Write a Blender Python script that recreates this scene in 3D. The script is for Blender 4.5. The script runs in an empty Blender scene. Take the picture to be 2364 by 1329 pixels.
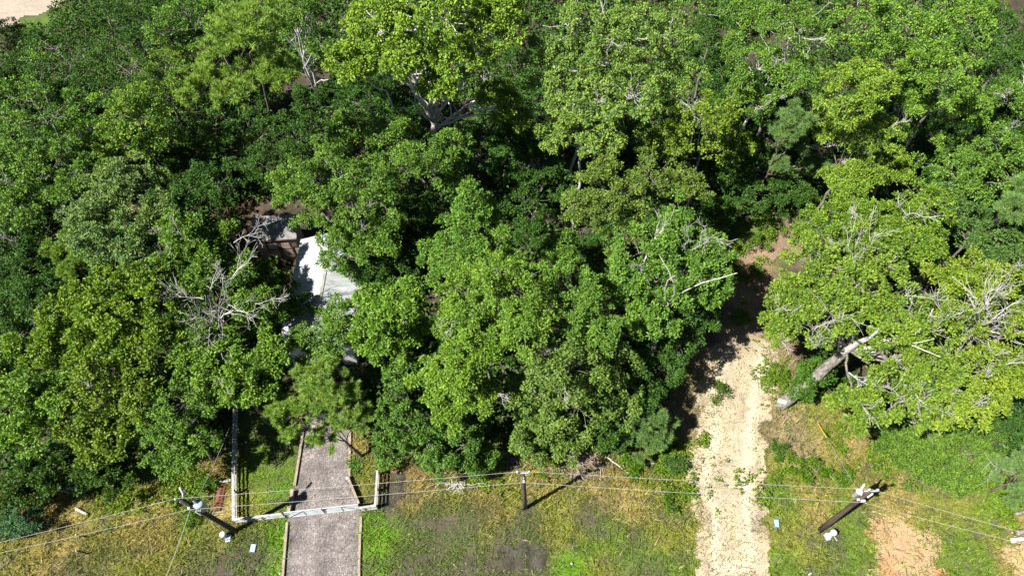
import bpy, math
import numpy as np

# ------------------------------------------------------------------ camera, sky, sun, exposure
SC = bpy.context.scene
COL = SC.collection
PI = math.pi
CAM_H = 45.0
TILT = 33.4                       # degrees up from straight down
FPX, PCX, PCY = 1576.0, 1182.0, 664.5
cd = bpy.data.cameras.new('camera')
cam = bpy.data.objects.new('camera', cd); COL.objects.link(cam)
cam.location = (0, 0, CAM_H)
cam.rotation_euler = (math.radians(TILT), 0, 0)
cd.sensor_width = 36.0; cd.lens = 36.0 * FPX / 2364.0
cd.clip_start = 0.5; cd.clip_end = 2000
SC.camera = cam
SUN_EL, SUN_AZ = 52.0, 207.0      # elevation, and the compass-like heading of the sun (0 = +X, ccw)
w = bpy.data.worlds.new('World'); SC.world = w; w.use_nodes = True
nt = w.node_tree
sky = nt.nodes.new('ShaderNodeTexSky'); sky.sky_type = 'NISHITA'; sky.sun_disc = False; sky.air_density = 0.45; sky.dust_density = 0.3
sky.sun_elevation = math.radians(SUN_EL); sky.sun_rotation = math.radians(90 - SUN_AZ)
nt.links.new(sky.outputs[0], nt.nodes['Background'].inputs[0])
nt.nodes['Background'].inputs[1].default_value = 0.05
sd = bpy.data.lights.new('sun', 'SUN'); so = bpy.data.objects.new('sun', sd); COL.objects.link(so)
sd.energy = 5.0; sd.angle = math.radians(0.5); sd.color = (1.0, 0.97, 0.91)
from mathutils import Vector
sv = Vector((math.cos(math.radians(SUN_AZ)) * math.cos(math.radians(SUN_EL)),
             math.sin(math.radians(SUN_AZ)) * math.cos(math.radians(SUN_EL)), math.sin(math.radians(SUN_EL))))
so.rotation_euler = sv.to_track_quat('Z', 'Y').to_euler(); so.location = sv * 120
vs = SC.view_settings
vs.view_transform = 'Standard'; vs.look = 'None'; vs.gamma = 1.0; vs.use_curve_mapping = False
vs.exposure = 1.15
SC.render.engine = 'CYCLES'
SC.cycles.max_bounces = 6; SC.cycles.diffuse_bounces = 2; SC.cycles.transmission_bounces = 3; SC.cycles.transparent_max_bounces = 4

# ------------------------------------------------------------------ helpers
_t = math.radians(TILT)
FW = np.array([0, math.sin(_t), -math.cos(_t)]); UP = np.array([0, math.cos(_t), math.sin(_t)])
def at(px, py, z=0.0):
    """world point at height z seen at photograph position (px, py): used to survey the place"""
    d = FW + np.array([1, 0, 0]) * (px - PCX) / FPX - UP * (py - PCY) / FPX
    return np.array([0, 0, CAM_H]) + d * ((z - CAM_H) / d[2])
def mpp(p):
    """metres per photograph pixel at a world point"""
    return float(np.dot(np.asarray(p) - np.array([0, 0, CAM_H]), FW)) / FPX
def tag(o, label=None, cat=None, group=None, kind=None):
    if label: o['label'] = label
    if cat: o['category'] = cat
    if group: o['group'] = group
    if kind: o['kind'] = kind
    return o
def empty(name, loc, label, cat, group=None):
    o = bpy.data.objects.new(name, None); COL.objects.link(o); o.location = tuple(loc)
    o.empty_display_size = 0.2
    return tag(o, label, cat, group)
def link(name, me, mat, parent=None):
    o = bpy.data.objects.new(name, me); COL.objects.link(o)
    if mat: me.materials.append(mat)
    if parent: o.parent = parent
    return o
def np_mesh(name, V, F, mat, parent=None, attrs=None, cols=None, smooth=False):
    """V (n,3), F (m,k) -> one mesh object"""
    me = bpy.data.meshes.new(name)
    V = np.ascontiguousarray(V, dtype=np.float32); F = np.ascontiguousarray(F, dtype=np.int32)
    m, k = F.shape
    me.vertices.add(len(V)); me.vertices.foreach_set('co', V.ravel())
    me.loops.add(m * k); me.loops.foreach_set('vertex_index', F.ravel())
    me.polygons.add(m); me.polygons.foreach_set('loop_start', np.arange(0, m * k, k, dtype=np.int32))
    me.polygons.foreach_set('loop_total', np.full(m, k, dtype=np.int32))
    if smooth: me.polygons.foreach_set('use_smooth', np.ones(m, dtype=bool))
    me.update(calc_edges=True)
    for n, a in (attrs or {}).items():
        at_ = me.attributes.new(n, 'FLOAT', 'POINT'); at_.data.foreach_set('value', np.ascontiguousarray(a, dtype=np.float32))
    for n, a in (cols or {}).items():
        at_ = me.attributes.new(n, 'FLOAT_COLOR', 'POINT')
        a = np.concatenate([a, np.ones((len(a), 1))], 1)
        at_.data.foreach_set('color', np.ascontiguousarray(a, dtype=np.float32).ravel())
    return link(name, me, mat, parent)
def unit(v): return v / np.maximum(np.linalg.norm(v, axis=-1, keepdims=True), 1e-9)
def tubes(P, R, k=5):
    """P (N,S,3) polylines, R (N,S) radii -> verts, quads"""
    N, S, _ = P.shape
    T = np.empty_like(P); T[:, 1:-1] = P[:, 2:] - P[:, :-2]; T[:, 0] = P[:, 1] - P[:, 0]; T[:, -1] = P[:, -1] - P[:, -2]
    T = unit(T)
    ax = unit(P[:, -1] - P[:, 0]); ref = np.where(np.abs(ax[:, 2:3]) < 0.8, np.array([[0, 0, 1.0]]), np.array([[1.0, 0, 0]]))
    n1 = unit(np.cross(T, ref[:, None, :])); n2 = np.cross(T, n1)
    a = np.arange(k) / k * 2 * PI
    V = P[:, :, None, :] + R[:, :, None, None] * (np.cos(a)[None, None, :, None] * n1[:, :, None, :] + np.sin(a)[None, None, :, None] * n2[:, :, None, :])
    i = np.arange(N)[:, None, None] * (S * k) + np.arange(S - 1)[None, :, None] * k; j = np.arange(k)[None, None, :]; j2 = (j + 1) % k
    F = np.stack([i + j, i + j2, i + k + j2, i + k + j], -1).reshape(-1, 4)
    return V.reshape(-1, 3), F
class Bag:
    def __init__(s): s.V = []; s.F = []; s.n = 0
    def add(s, V, F):
        s.V.append(V); s.F.append(F + s.n); s.n += len(V)
    def get(s): return np.concatenate(s.V), np.concatenate(s.F)
class MB:
    """small hard-surface builder: boxes, cylinders, tubes joined in one mesh"""
    def __init__(s): s.v = []; s.f = []
    def _add(s, v, f):
        n = len(s.v); s.v += [tuple(map(float, p)) for p in v]; s.f += [tuple(int(i) + n for i in q) for q in f]
    def box(s, c, size, rz=0.0, rx=0.0, ry=0.0):
        from mathutils import Euler
        M = Euler((rx, ry, rz)).to_matrix(); h = [x / 2 for x in size]; c = Vector(c)
        v = [c + M @ Vector((sx * h[0], sy * h[1], sz * h[2])) for sz in (-1, 1) for sy in (-1, 1) for sx in (-1, 1)]
        s._add(v, [(0, 2, 3, 1), (4, 5, 7, 6), (0, 1, 5, 4), (2, 6, 7, 3), (0, 4, 6, 2), (1, 3, 7, 5)]); return s
    def beam(s, a, b, wd, ht):
        """rectangular bar from a to b, wd across (level), ht high"""
        a = np.asarray(a, float); b = np.asarray(b, float); t = unit(b - a)
        up = np.array([0, 0, 1.0]) if abs(t[2]) < 0.95 else np.array([0, 1.0, 0])
        x = unit(np.cross(t, up)); y = np.cross(x, t)
        v = [p + sx * x * wd / 2 + sy * y * ht / 2 for p in (a, b) for sy in (-1, 1) for sx in (-1, 1)]
        s._add(v, [(0, 1, 3, 2), (4, 6, 7, 5), (0, 4, 5, 1), (2, 3, 7, 6), (0, 2, 6, 4), (1, 5, 7, 3)]); return s
    def lathe(s, a, b, prof, k=14):
        """surface of revolution round the axis a->b; prof = [(fraction along, radius)]"""
        a = np.asarray(a, float); b = np.asarray(b, float); t = unit(b - a)
        ref = np.array([1.0, 0, 0]) if abs(t[2]) > 0.8 else np.array([0, 0, 1.0])
        n1 = unit(np.cross(t, ref)); n2 = np.cross(t, n1); v = []; f = []
        for u, r in prof:
            for i in range(k):
                an = 2 * PI * i / k; v.append(a + (b - a) * u + r * (math.cos(an) * n1 + math.sin(an) * n2))
        for j in range(len(prof) - 1):
            for i in range(k): f.append((j * k + i, j * k + (i + 1) % k, (j + 1) * k + (i + 1) % k, (j + 1) * k + i))
        f.append(tuple(range(k))[::-1]); f.append(tuple((len(prof) - 1) * k + i for i in range(k)))
        s._add(v, f); return s
    def cyl(s, a, b, r0, r1=None, k=12): return s.lathe(a, b, [(0, r0), (1, r0 if r1 is None else r1)], k)
    def path(s, pts, r, k=6):
        P = np.array(pts, float)[None]; R = np.full((1, len(pts)), r) if np.isscalar(r) else np.array(r)[None]
        V, F = tubes(P, R, k); s._add(V, F); n = len(s.v)
        s.f.append(tuple(range(n - len(V), n - len(V) + k))[::-1]); s.f.append(tuple(range(n - k, n))); return s
    def poly(s, pts): s._add(pts, [tuple(range(len(pts)))]); return s
    def build(s, name, mat, parent=None, smooth=False, off=None):
        me = bpy.data.meshes.new(name)
        v = s.v if off is None else [(p[0] - off[0], p[1] - off[1], p[2] - off[2]) for p in s.v]
        me.from_pydata(v, [], s.f); me.update()
        if smooth:
            me.polygons.foreach_set('use_smooth', [True] * len(me.polygons))
        return link(name, me, mat, parent)

# value noise, for ground cover and ragged edges
_rs = np.random.RandomState(7); _lat = _rs.rand(256, 256)
def vnoise(x, y):
    xi = np.floor(x).astype(int); yi = np.floor(y).astype(int); u = x - xi; v = y - yi
    u = u * u * (3 - 2 * u); v = v * v * (3 - 2 * v)
    g = lambda a, b: _lat[a & 255, b & 255]
    return (g(xi, yi) * (1 - u) + g(xi + 1, yi) * u) * (1 - v) + (g(xi, yi + 1) * (1 - u) + g(xi + 1, yi + 1) * u) * v
def fbm(x, y, o=4):
    s = 0; a = 0.5; n = 0
    for i in range(o):
        s = s + a * vnoise(x * 2 ** i + 17.3 * i, y * 2 ** i + 5.1 * i); n += a; a *= 0.55
    return s / n
def px_poly(pts, z=0.0): return np.array([at(x, y, z)[:2] for x, y in pts])
def sdist(x, y, poly):
    """signed distance to polygon (positive inside)"""
    d = np.full(x.shape, 1e9); ins = np.zeros(x.shape, bool); n = len(poly)
    for i in range(n):
        ax, ay = poly[i]; bx, by = poly[(i + 1) % n]; ex, ey = bx - ax, by - ay
        t = np.clip(((x - ax) * ex + (y - ay) * ey) / (ex * ex + ey * ey + 1e-9), 0, 1)
        d = np.minimum(d, np.hypot(x - ax - t * ex, y - ay - t * ey))
        c = ((ay > y) != (by > y)) & (x < (bx - ax) * (y - ay) / (by - ay + 1e-12) + ax); ins ^= c
    return np.where(ins, d, -d)

# ------------------------------------------------------------------ materials
def mat_new(name):
    m = bpy.data.materials.new(name); m.use_nodes = True; n = m.node_tree
    return m, n, n.nodes['Principled BSDF']
def nd(n, t, **kw):
    x = n.nodes.new(t)
    for k, v in kw.items(): setattr(x, k, v)
    return x
def noise_mat(name, c1, c2, scale=4.0, rough=0.8, bump=0.0, bscale=30.0, metal=0.0, detail=5, spec=0.5, stretch=None, lo=0.35, hi=0.65):
    m, n, b = mat_new(name)
    tc = nd(n, 'ShaderNodeTexCoord'); src = tc.outputs['Object']
    if stretch:
        mp = nd(n, 'ShaderNodeMapping'); mp.inputs['Scale'].default_value = stretch
        n.links.new(src, mp.inputs[0]); src = mp.outputs[0]
    tx = nd(n, 'ShaderNodeTexNoise'); tx.inputs['Scale'].default_value = scale; tx.inputs['Detail'].default_value = detail
    n.links.new(src, tx.inputs['Vector'])
    r = nd(n, 'ShaderNodeValToRGB'); r.color_ramp.elements[0].color = (*c1, 1); r.color_ramp.elements[1].color = (*c2, 1)
    r.color_ramp.elements[0].position = lo; r.color_ramp.elements[1].position = hi
    n.links.new(tx.outputs['Fac'], r.inputs[0]); n.links.new(r.outputs[0], b.inputs['Base Color'])
    b.inputs['Roughness'].default_value = rough; b.inputs['Metallic'].default_value = metal
    b.inputs['Specular IOR Level'].default_value = spec
    if bump:
        t2 = nd(n, 'ShaderNodeTexNoise'); t2.inputs['Scale'].default_value = bscale; t2.inputs['Detail'].default_value = 4
        n.links.new(src, t2.inputs['Vector'])
        bp = nd(n, 'ShaderNodeBump'); bp.inputs['Strength'].default_value = bump; bp.inputs['Distance'].default_value = 0.05
        n.links.new(t2.outputs['Fac'], bp.inputs['Height']); n.links.new(bp.outputs[0], b.inputs['Normal'])
    return m
def leaf_mat(name, trans=0.18, hue=(1.45, 1.32, 1.05), dark=(0.42, 0.52, 0.6), rough=0.5, spec=0.18):
    """leaf: the tree's own colour, varied leaf by leaf with painted sun-and-shade contrast, with light passing through the blade"""
    m, n, b = mat_new(name)
    oi = nd(n, 'ShaderNodeObjectInfo'); av = nd(n, 'ShaderNodeAttribute', attribute_name='v')
    r = nd(n, 'ShaderNodeValToRGB'); e = r.color_ramp.elements
    e[0].color = (*dark, 1); e[0].position = 0.1; e[1].color = (*hue, 1); e[1].position = 0.95  # tone spread widened so leaf colours carry some of the shading range
    n.links.new(av.outputs['Fac'], r.inputs[0])
    mx = nd(n, 'ShaderNodeMix', data_type='RGBA', blend_type='MULTIPLY'); mx.inputs['Factor'].default_value = 1
    n.links.new(oi.outputs['Color'], mx.inputs['A']); n.links.new(r.outputs[0], mx.inputs['B'])
    n.links.new(mx.outputs['Result'], b.inputs['Base Color'])
    b.inputs['Roughness'].default_value = rough; b.inputs['Specular IOR Level'].default_value = spec
    tr = nd(n, 'ShaderNodeBsdfTranslucent')
    m2 = nd(n, 'ShaderNodeMix', data_type='RGBA', blend_type='MULTIPLY'); m2.inputs['Factor'].default_value = 1
    m2.inputs['B'].default_value = (1.25, 1.25, 0.5, 1); n.links.new(mx.outputs['Result'], m2.inputs['A'])
    n.links.new(m2.outputs['Result'], tr.inputs['Color'])
    ms = nd(n, 'ShaderNodeMixShader'); ms.inputs[0].default_value = trans
    out = n.nodes['Material Output']
    n.links.new(b.outputs[0], ms.inputs[1]); n.links.new(tr.outputs[0], ms.inputs[2]); n.links.new(ms.outputs[0], out.inputs['Surface'])
    return m
def attr_mat(name, rough=0.9, trans=0.0, spec=0.2, mott=None, bump=0.0, bscale=12.0):
    """colour carried by the mesh itself (which plant / soil stands where), with fine mottling"""
    m, n, b = mat_new(name)
    av = nd(n, 'ShaderNodeAttribute', attribute_name='col'); src = av.outputs['Color']
    if mott:
        tc = nd(n, 'ShaderNodeTexCoord')
        for sc, lo, hi in mott:
            tx = nd(n, 'ShaderNodeTexNoise'); tx.inputs['Scale'].default_value = sc; tx.inputs['Detail'].default_value = 6; tx.inputs['Roughness'].default_value = 0.65
            n.links.new(tc.outputs['Object'], tx.inputs['Vector'])
            mr = nd(n, 'ShaderNodeMapRange'); mr.inputs['From Min'].default_value = 0.33; mr.inputs['From Max'].default_value = 0.67
            mr.inputs['To Min'].default_value = lo; mr.inputs['To Max'].default_value = hi
            n.links.new(tx.outputs['Fac'], mr.inputs['Value'])
            mx = nd(n, 'ShaderNodeVectorMath', operation='SCALE'); n.links.new(src, mx.inputs[0]); n.links.new(mr.outputs[0], mx.inputs['Scale']); src = mx.outputs[0]
        if bump:
            bp = nd(n, 'ShaderNodeBump'); bp.inputs['Strength'].default_value = bump; bp.inputs['Distance'].default_value = 0.06
            t2 = nd(n, 'ShaderNodeTexNoise'); t2.inputs['Scale'].default_value = bscale; t2.inputs['Detail'].default_value = 5
            n.links.new(tc.outputs['Object'], t2.inputs['Vector']); n.links.new(t2.outputs['Fac'], bp.inputs['Height']); n.links.new(bp.outputs[0], b.inputs['Normal'])
    n.links.new(src, b.inputs['Base Color']); b.inputs['Roughness'].default_value = rough; b.inputs['Specular IOR Level'].default_value = spec
    if trans:
        tr = nd(n, 'ShaderNodeBsdfTranslucent'); n.links.new(src, tr.inputs['Color'])
        ms = nd(n, 'ShaderNodeMixShader'); ms.inputs[0].default_value = trans; out = n.nodes['Material Output']
        n.links.new(b.outputs[0], ms.inputs[1]); n.links.new(tr.outputs[0], ms.inputs[2]); n.links.new(ms.outputs[0], out.inputs['Surface'])
    return m
M_LEAF = leaf_mat('leaf'); M_NEEDLE = leaf_mat('needle', trans=0.15, hue=(1.25, 1.15, 0.85), dark=(0.7, 0.78, 0.9), rough=0.55)
M_BARK = noise_mat('bark_grey', (0.10, 0.085, 0.07), (0.27, 0.245, 0.215), 6, 0.9, 0.6, 20, stretch=(1, 1, 0.3))
M_PALE = noise_mat('bark_pale', (0.34, 0.32, 0.29), (0.58, 0.56, 0.52), 5, 0.85, 0.3, 25)
M_PINEBARK = noise_mat('bark_pine', (0.07, 0.045, 0.035), (0.19, 0.14, 0.11), 7, 0.95, 0.7, 18, stretch=(1, 1, 0.4))
M_GRASS = attr_mat('grass_blade', 0.7, trans=0.25, spec=0.15)
M_GROUND = attr_mat('soil', 0.95, mott=[(1.3, 0.75, 1.2), (9.0, 0.6, 1.35)], bump=0.6)
M_SAND = attr_mat('dry_sand', 0.95, mott=[(2.2, 0.86, 1.1), (14.0, 0.55, 1.3)], bump=0.6, bscale=16)
M_WHITE = noise_mat('white_vinyl', (0.27, 0.26, 0.235), (0.46, 0.45, 0.43), 5.0, 0.55)
M_GATE = noise_mat('gate_paint', (0.36, 0.39, 0.40), (0.50, 0.53, 0.54), 3.0, 0.4)
M_DARK = noise_mat('dark_iron', (0.02, 0.02, 0.022), (0.05, 0.05, 0.05), 8, 0.5)
M_POLE = noise_mat('creosote_wood', (0.035, 0.022, 0.017), (0.10, 0.065, 0.05), 9, 0.85, 0.5, 30, stretch=(1, 1, 0.12))
M_POLED = noise_mat('creosote_wood_black', (0.015, 0.014, 0.016), (0.045, 0.04, 0.042), 9, 0.8, 0.5, 30, stretch=(1, 1, 0.12))
M_STEEL = noise_mat('galvanised_steel', (0.45, 0.46, 0.47), (0.62, 0.63, 0.64), 10, 0.45, metal=0.35)
M_CAN = noise_mat('transformer_paint', (0.20, 0.26, 0.31), (0.28, 0.34, 0.39), 5, 0.4)
M_PORC = noise_mat('porcelain', (0.46, 0.46, 0.48), (0.58, 0.58, 0.60), 4, 0.25)
M_WIRE = noise_mat('aluminium_wire', (0.36, 0.36, 0.35), (0.46, 0.46, 0.45), 4, 0.6)
M_TIMBER = noise_mat('weathered_timber', (0.20, 0.15, 0.11), (0.40, 0.33, 0.26), 5, 0.85, 0.5, 24, stretch=(3, 0.5, 3))
M_BLUE = noise_mat('pale_blue_plastic', (0.38, 0.58, 0.72), (0.50, 0.70, 0.82), 3, 0.5)
M_BLUERIM = noise_mat('blue_plastic', (0.03, 0.13, 0.30), (0.05, 0.20, 0.42), 3, 0.5)
M_YELLOW = noise_mat('yellow_plastic', (0.60, 0.42, 0.03), (0.72, 0.52, 0.06), 3, 0.5)
M_RUST = noise_mat('rusty_iron', (0.10, 0.035, 0.02), (0.24, 0.09, 0.05), 14, 0.9)
M_METALROOF = noise_mat('white_metal_roof', (0.25, 0.27, 0.28), (0.46, 0.47, 0.47), 1.6, 0.5, stretch=(0.5, 2.2, 1), lo=0.28, hi=0.6)
M_SHINGLE = noise_mat('grey_roof_felt', (0.15, 0.145, 0.14), (0.25, 0.24, 0.23), 3, 0.9, 0.4, 30)
M_TANWALL = noise_mat('tan_siding', (0.34, 0.25, 0.20), (0.44, 0.34, 0.27), 2, 0.8)
M_BROWNTRIM = noise_mat('brown_trim', (0.06, 0.03, 0.02), (0.11, 0.06, 0.045), 6, 0.7)
M_GLASS = noise_mat('window_glass', (0.10, 0.11, 0.11), (0.16, 0.17, 0.17), 1.5, 0.08)
M_WALLW = noise_mat('pale_siding', (0.50, 0.49, 0.46), (0.62, 0.61, 0.58), 2, 0.7)
M_WATER = noise_mat('muddy_water', (0.040, 0.031, 0.024), (0.090, 0.078, 0.066), 1.6, 0.12, bump=0.03, bscale=3)
M_TARP = noise_mat('tarp', (0.16, 0.18, 0.22), (0.34, 0.36, 0.42), 6, 0.45, 0.7, 8)

# ------------------------------------------------------------------ ground colours: which cover grows where
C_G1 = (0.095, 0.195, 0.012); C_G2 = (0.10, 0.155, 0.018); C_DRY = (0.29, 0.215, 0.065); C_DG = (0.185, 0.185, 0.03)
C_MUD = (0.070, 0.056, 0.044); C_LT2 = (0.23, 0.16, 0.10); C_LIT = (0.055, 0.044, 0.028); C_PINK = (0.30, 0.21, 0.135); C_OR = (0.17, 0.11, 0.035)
BLOBS = [  # photo position, radius in photo pixels, colour
    (100, 1240, 110, C_DRY), (330, 1210, 80, C_DRY), (430, 1130, 60, C_DRY), (470, 1100, 40, C_DRY), (240, 1170, 60, C_DG), (30, 1290, 70, C_DG),
    (440, 1200, 45, C_G2), (250, 1290, 60, C_DG), (420, 1290, 50, C_DG), (350, 1150, 60, C_DG), (560, 1290, 60, C_MUD), (480, 1320, 60, C_MUD), (190, 1330, 60, C_MUD),
    (330, 1320, 40, C_DG), (500, 1170, 40, C_DRY), (500, 1250, 40, C_DG),
    (600, 1020, 60, C_G2), (590, 1100, 50, C_G2), (640, 1130, 40, C_G1), (590, 1170, 40, C_DG), (630, 1240, 40, C_G1), (640, 1320, 40, C_G1), (590, 1220, 30, C_DG), (560, 1150, 25, C_DG),
    (840, 1080, 30, C_DG), (845, 1130, 25, C_DG), (835, 1030, 20, C_DRY),
    (900, 1110, 40, C_OR), (990, 1090, 50, C_OR), (960, 1140, 40, C_DRY), (1050, 1130, 50, C_DG), (1110, 1110, 50, C_DRY), (1250, 1110, 50, C_DRY), (1180, 1140, 40, C_DG), (1130, 1170, 40, C_OR),
    (900, 1170, 30, C_MUD), (950, 1200, 35, C_MUD), (1010, 1210, 45, C_MUD), (1090, 1190, 40, C_MUD), (1210, 1185, 35, C_MUD),
    (880, 1230, 40, C_G1), (870, 1310, 40, C_G1), (950, 1250, 60, C_G2), (1050, 1250, 50, C_G2), (1130, 1230, 45, C_DG), (1210, 1280, 50, C_MUD), (1080, 1300, 50, C_MUD), (970, 1310, 60, C_MUD), (910, 1350, 50, C_G2), (1000, 1270, 55, C_MUD), (1060, 1240, 40, C_MUD), (1130, 1310, 50, C_MUD), (940, 1320, 45, C_MUD), (1150, 1240, 35, C_MUD), (1460, 1240, 35, C_MUD), (1500, 1320, 40, C_MUD),
    (1290, 1230, 50, C_DG), (1330, 1300, 50, C_G1), (1310, 1170, 45, C_DG), (1360, 1200, 40, C_MUD), (1410, 1230, 50, C_G2), (1480, 1290, 60, C_G2), (1540, 1220, 50, C_DG), (1540, 1310, 50, C_G2), (1400, 1310, 40, C_DG),
    (1400, 1130, 50, C_DRY), (1460, 1160, 50, C_DRY), (1340, 1070, 40, C_PINK), (1440, 1080, 40, C_OR), (1520, 1120, 50, C_DG), (1540, 1050, 50, C_G2), (1580, 1150, 30, C_DG), (1420, 1040, 40, C_LIT),
    (1600, 1000, 40, C_PINK), (1590, 930, 50, C_PINK), (1640, 870, 50, C_PINK), (1620, 1060, 40, C_DG), (1720, 680, 60, C_LT2), (1720, 760, 50, C_LT2), (1700, 600, 60, C_LT2), (1840, 540, 50, C_LT2), (1740, 540, 60, C_G2), (1900, 450, 60, C_LIT), (2000, 440, 60, C_LIT),
    (1800, 900, 30, C_PINK), (1830, 970, 40, C_PINK), (1820, 830, 30, C_PINK), (1800, 1010, 30, C_PINK), (1880, 960, 50, C_DG), (1930, 1020, 50, C_DRY), (1860, 1040, 40, C_PINK), (1820, 1090, 40, C_DG), (1920, 1090, 40, C_DG),
    (1810, 1150, 40, C_G2), (1870, 1160, 40, C_DRY), (1830, 1230, 40, C_DG), (1820, 1310, 50, C_G2), (1880, 1280, 40, C_DG), (1920, 1240, 25, C_MUD), (1960, 1200, 40, C_G2), (1970, 1300, 40, C_G2), (1930, 1330, 40, C_G2), (1990, 1160, 35, C_DG),
    (2080, 1140, 40, C_DRY), (2040, 1170, 40, C_DRY), (2160, 1150, 60, C_DG), (2250, 1190, 60, C_DG), (2230, 1260, 50, C_G2), (2250, 1330, 50, C_G2), (2160, 1100, 60, C_G2), (2290, 1200, 35, C_G1), (2340, 1220, 30, C_DRY), (2340, 1310, 40, C_DRY), (2380, 1280, 40, C_DRY), (2300, 1150, 40, C_G1),
    (80, 46, 50, C_G1), (60, 10, 60, C_LIT), (600, 480, 60, C_LIT), (560, 480, 60, (0.13, 0.085, 0.05)), (390, 430, 40, (0.17, 0.10, 0.05)),
]
_bp = np.array([at(b[0], b[1])[:2] for b in BLOBS]); _br = np.array([b[2] * mpp(at(b[0], b[1])) * 1.05 for b in BLOBS]); _bc = np.array([b[3] for b in BLOBS])
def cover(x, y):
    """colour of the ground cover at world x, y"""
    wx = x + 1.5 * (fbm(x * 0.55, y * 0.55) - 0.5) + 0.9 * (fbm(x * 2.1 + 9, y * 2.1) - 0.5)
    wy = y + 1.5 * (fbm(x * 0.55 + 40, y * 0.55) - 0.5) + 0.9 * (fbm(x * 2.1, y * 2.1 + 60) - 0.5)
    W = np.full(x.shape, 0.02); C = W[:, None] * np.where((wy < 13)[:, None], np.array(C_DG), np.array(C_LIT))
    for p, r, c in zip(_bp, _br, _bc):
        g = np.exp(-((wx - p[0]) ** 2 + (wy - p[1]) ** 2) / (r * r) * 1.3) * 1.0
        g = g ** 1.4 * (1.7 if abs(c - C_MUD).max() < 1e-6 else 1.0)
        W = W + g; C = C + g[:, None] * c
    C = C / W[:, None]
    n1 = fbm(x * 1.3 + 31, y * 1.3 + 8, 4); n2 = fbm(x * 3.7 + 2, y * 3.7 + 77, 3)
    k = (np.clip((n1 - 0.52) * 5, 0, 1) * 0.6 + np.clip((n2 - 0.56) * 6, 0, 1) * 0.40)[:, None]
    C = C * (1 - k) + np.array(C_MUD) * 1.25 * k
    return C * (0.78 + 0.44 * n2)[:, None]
def lines(lo, hi, st, far): # fine inside, widening outside
    f = list(np.arange(lo, hi + 1e-6, st)); o = []; d = st; x = hi
    while x < far: d *= 1.6; x += d; o.append(x)
    i = []; d = st; x = lo
    while x > -far: d *= 1.6; x -= d; i.append(x)
    return np.array(i[::-1] + f + o)
gx = lines(-46, 46, 0.3, 700); gy = lines(2, 62, 0.3, 700)
X, Y = np.meshgrid(gx, gy); nx, ny = len(gx), len(gy)
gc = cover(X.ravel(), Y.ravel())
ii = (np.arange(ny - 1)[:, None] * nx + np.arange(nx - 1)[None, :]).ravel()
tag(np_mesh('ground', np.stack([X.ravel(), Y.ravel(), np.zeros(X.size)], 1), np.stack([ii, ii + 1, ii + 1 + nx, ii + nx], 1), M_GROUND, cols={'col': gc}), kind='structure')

def sheet(name, poly, z, cell, rag, colf, mat, nsc=1.2):
    """ground patch with ragged edges, laid as small cells"""
    lo = poly.min(0) - rag; hi = poly.max(0) + rag
    xs = np.arange(lo[0], hi[0], cell); ys = np.arange(lo[1], hi[1], cell); nx = len(xs)
    X, Y = np.meshgrid(xs, ys); x = X.ravel(); y = Y.ravel()
    s = sdist(x, y, poly) + rag * 2.2 * (fbm(x * nsc, y * nsc) - 0.5) + rag * 0.8 * (fbm(x * nsc * 5, y * nsc * 5, 2) - 0.5)
    i = (np.arange(len(ys) - 1)[:, None] * nx + np.arange(nx - 1)[None, :]).ravel()
    q = np.stack([i, i + 1, i + 1 + nx, i + nx], 1); q = q[(s[q] > 0).sum(1) >= 3]
    u, inv = np.unique(q, return_inverse=True)
    V = np.stack([x[u], y[u], np.full(len(u), z)], 1)
    return tag(np_mesh(name, V, inv.reshape(-1, 4), mat, cols={'col': colf(x[u], y[u])}), kind='structure')
TRACK = px_poly([(1605, 1360), (1608, 1200), (1590, 1120), (1580, 1060), (1610, 1000), (1600, 900), (1630, 820), (1665, 780), (1695, 700), (1690, 620), (1705, 560), (1770, 535), (1840, 525), (1850, 555), (1780, 610), (1755, 700), (1775, 790), (1800, 830), (1795, 880), (1782, 930), (1772, 1000), (1765, 1100), (1770, 1200), (1785, 1360)])
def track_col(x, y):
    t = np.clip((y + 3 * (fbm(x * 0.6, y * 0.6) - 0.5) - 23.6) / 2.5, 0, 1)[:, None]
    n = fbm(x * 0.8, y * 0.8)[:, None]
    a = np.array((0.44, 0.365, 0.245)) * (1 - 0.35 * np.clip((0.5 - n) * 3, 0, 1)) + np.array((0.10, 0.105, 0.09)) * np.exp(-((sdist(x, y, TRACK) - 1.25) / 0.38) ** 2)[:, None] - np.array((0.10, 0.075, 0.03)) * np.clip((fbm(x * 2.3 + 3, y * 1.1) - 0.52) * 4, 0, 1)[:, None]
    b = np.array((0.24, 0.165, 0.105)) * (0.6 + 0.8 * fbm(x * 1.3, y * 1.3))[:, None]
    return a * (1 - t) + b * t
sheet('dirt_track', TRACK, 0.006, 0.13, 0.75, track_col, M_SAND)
CLAY = px_poly([(2010, 1360), (2000, 1290), (2010, 1200), (2040, 1150), (2090, 1180), (2120, 1210), (2160, 1240), (2170, 1360)])
def clay_col(x, y):
    n = fbm(x * 0.6 + 3, y * 0.6)[:, None]; k = np.clip((n - 0.44) * 4, 0, 0.85)
    return np.array((0.40, 0.28, 0.16)) * (1 - k) + np.array((0.42, 0.195, 0.095)) * k
sheet('bare_clay_patch', CLAY, 0.006, 0.10, 1.3, clay_col, M_SAND)
CLAY2 = px_poly([(2330, 1360), (2320, 1300), (2335, 1240), (2420, 1220), (2440, 1360)])
sheet('bare_clay_patch', CLAY2, 0.006, 0.13, 0.7, lambda x, y: np.tile(np.array((0.42, 0.31, 0.17)), (len(x), 1)), M_SAND)
LOT = px_poly([(-160, -60), (170, -60), (150, 0), (118, 24), (80, 36), (45, 45), (30, 70), (-160, 60)])
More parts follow.
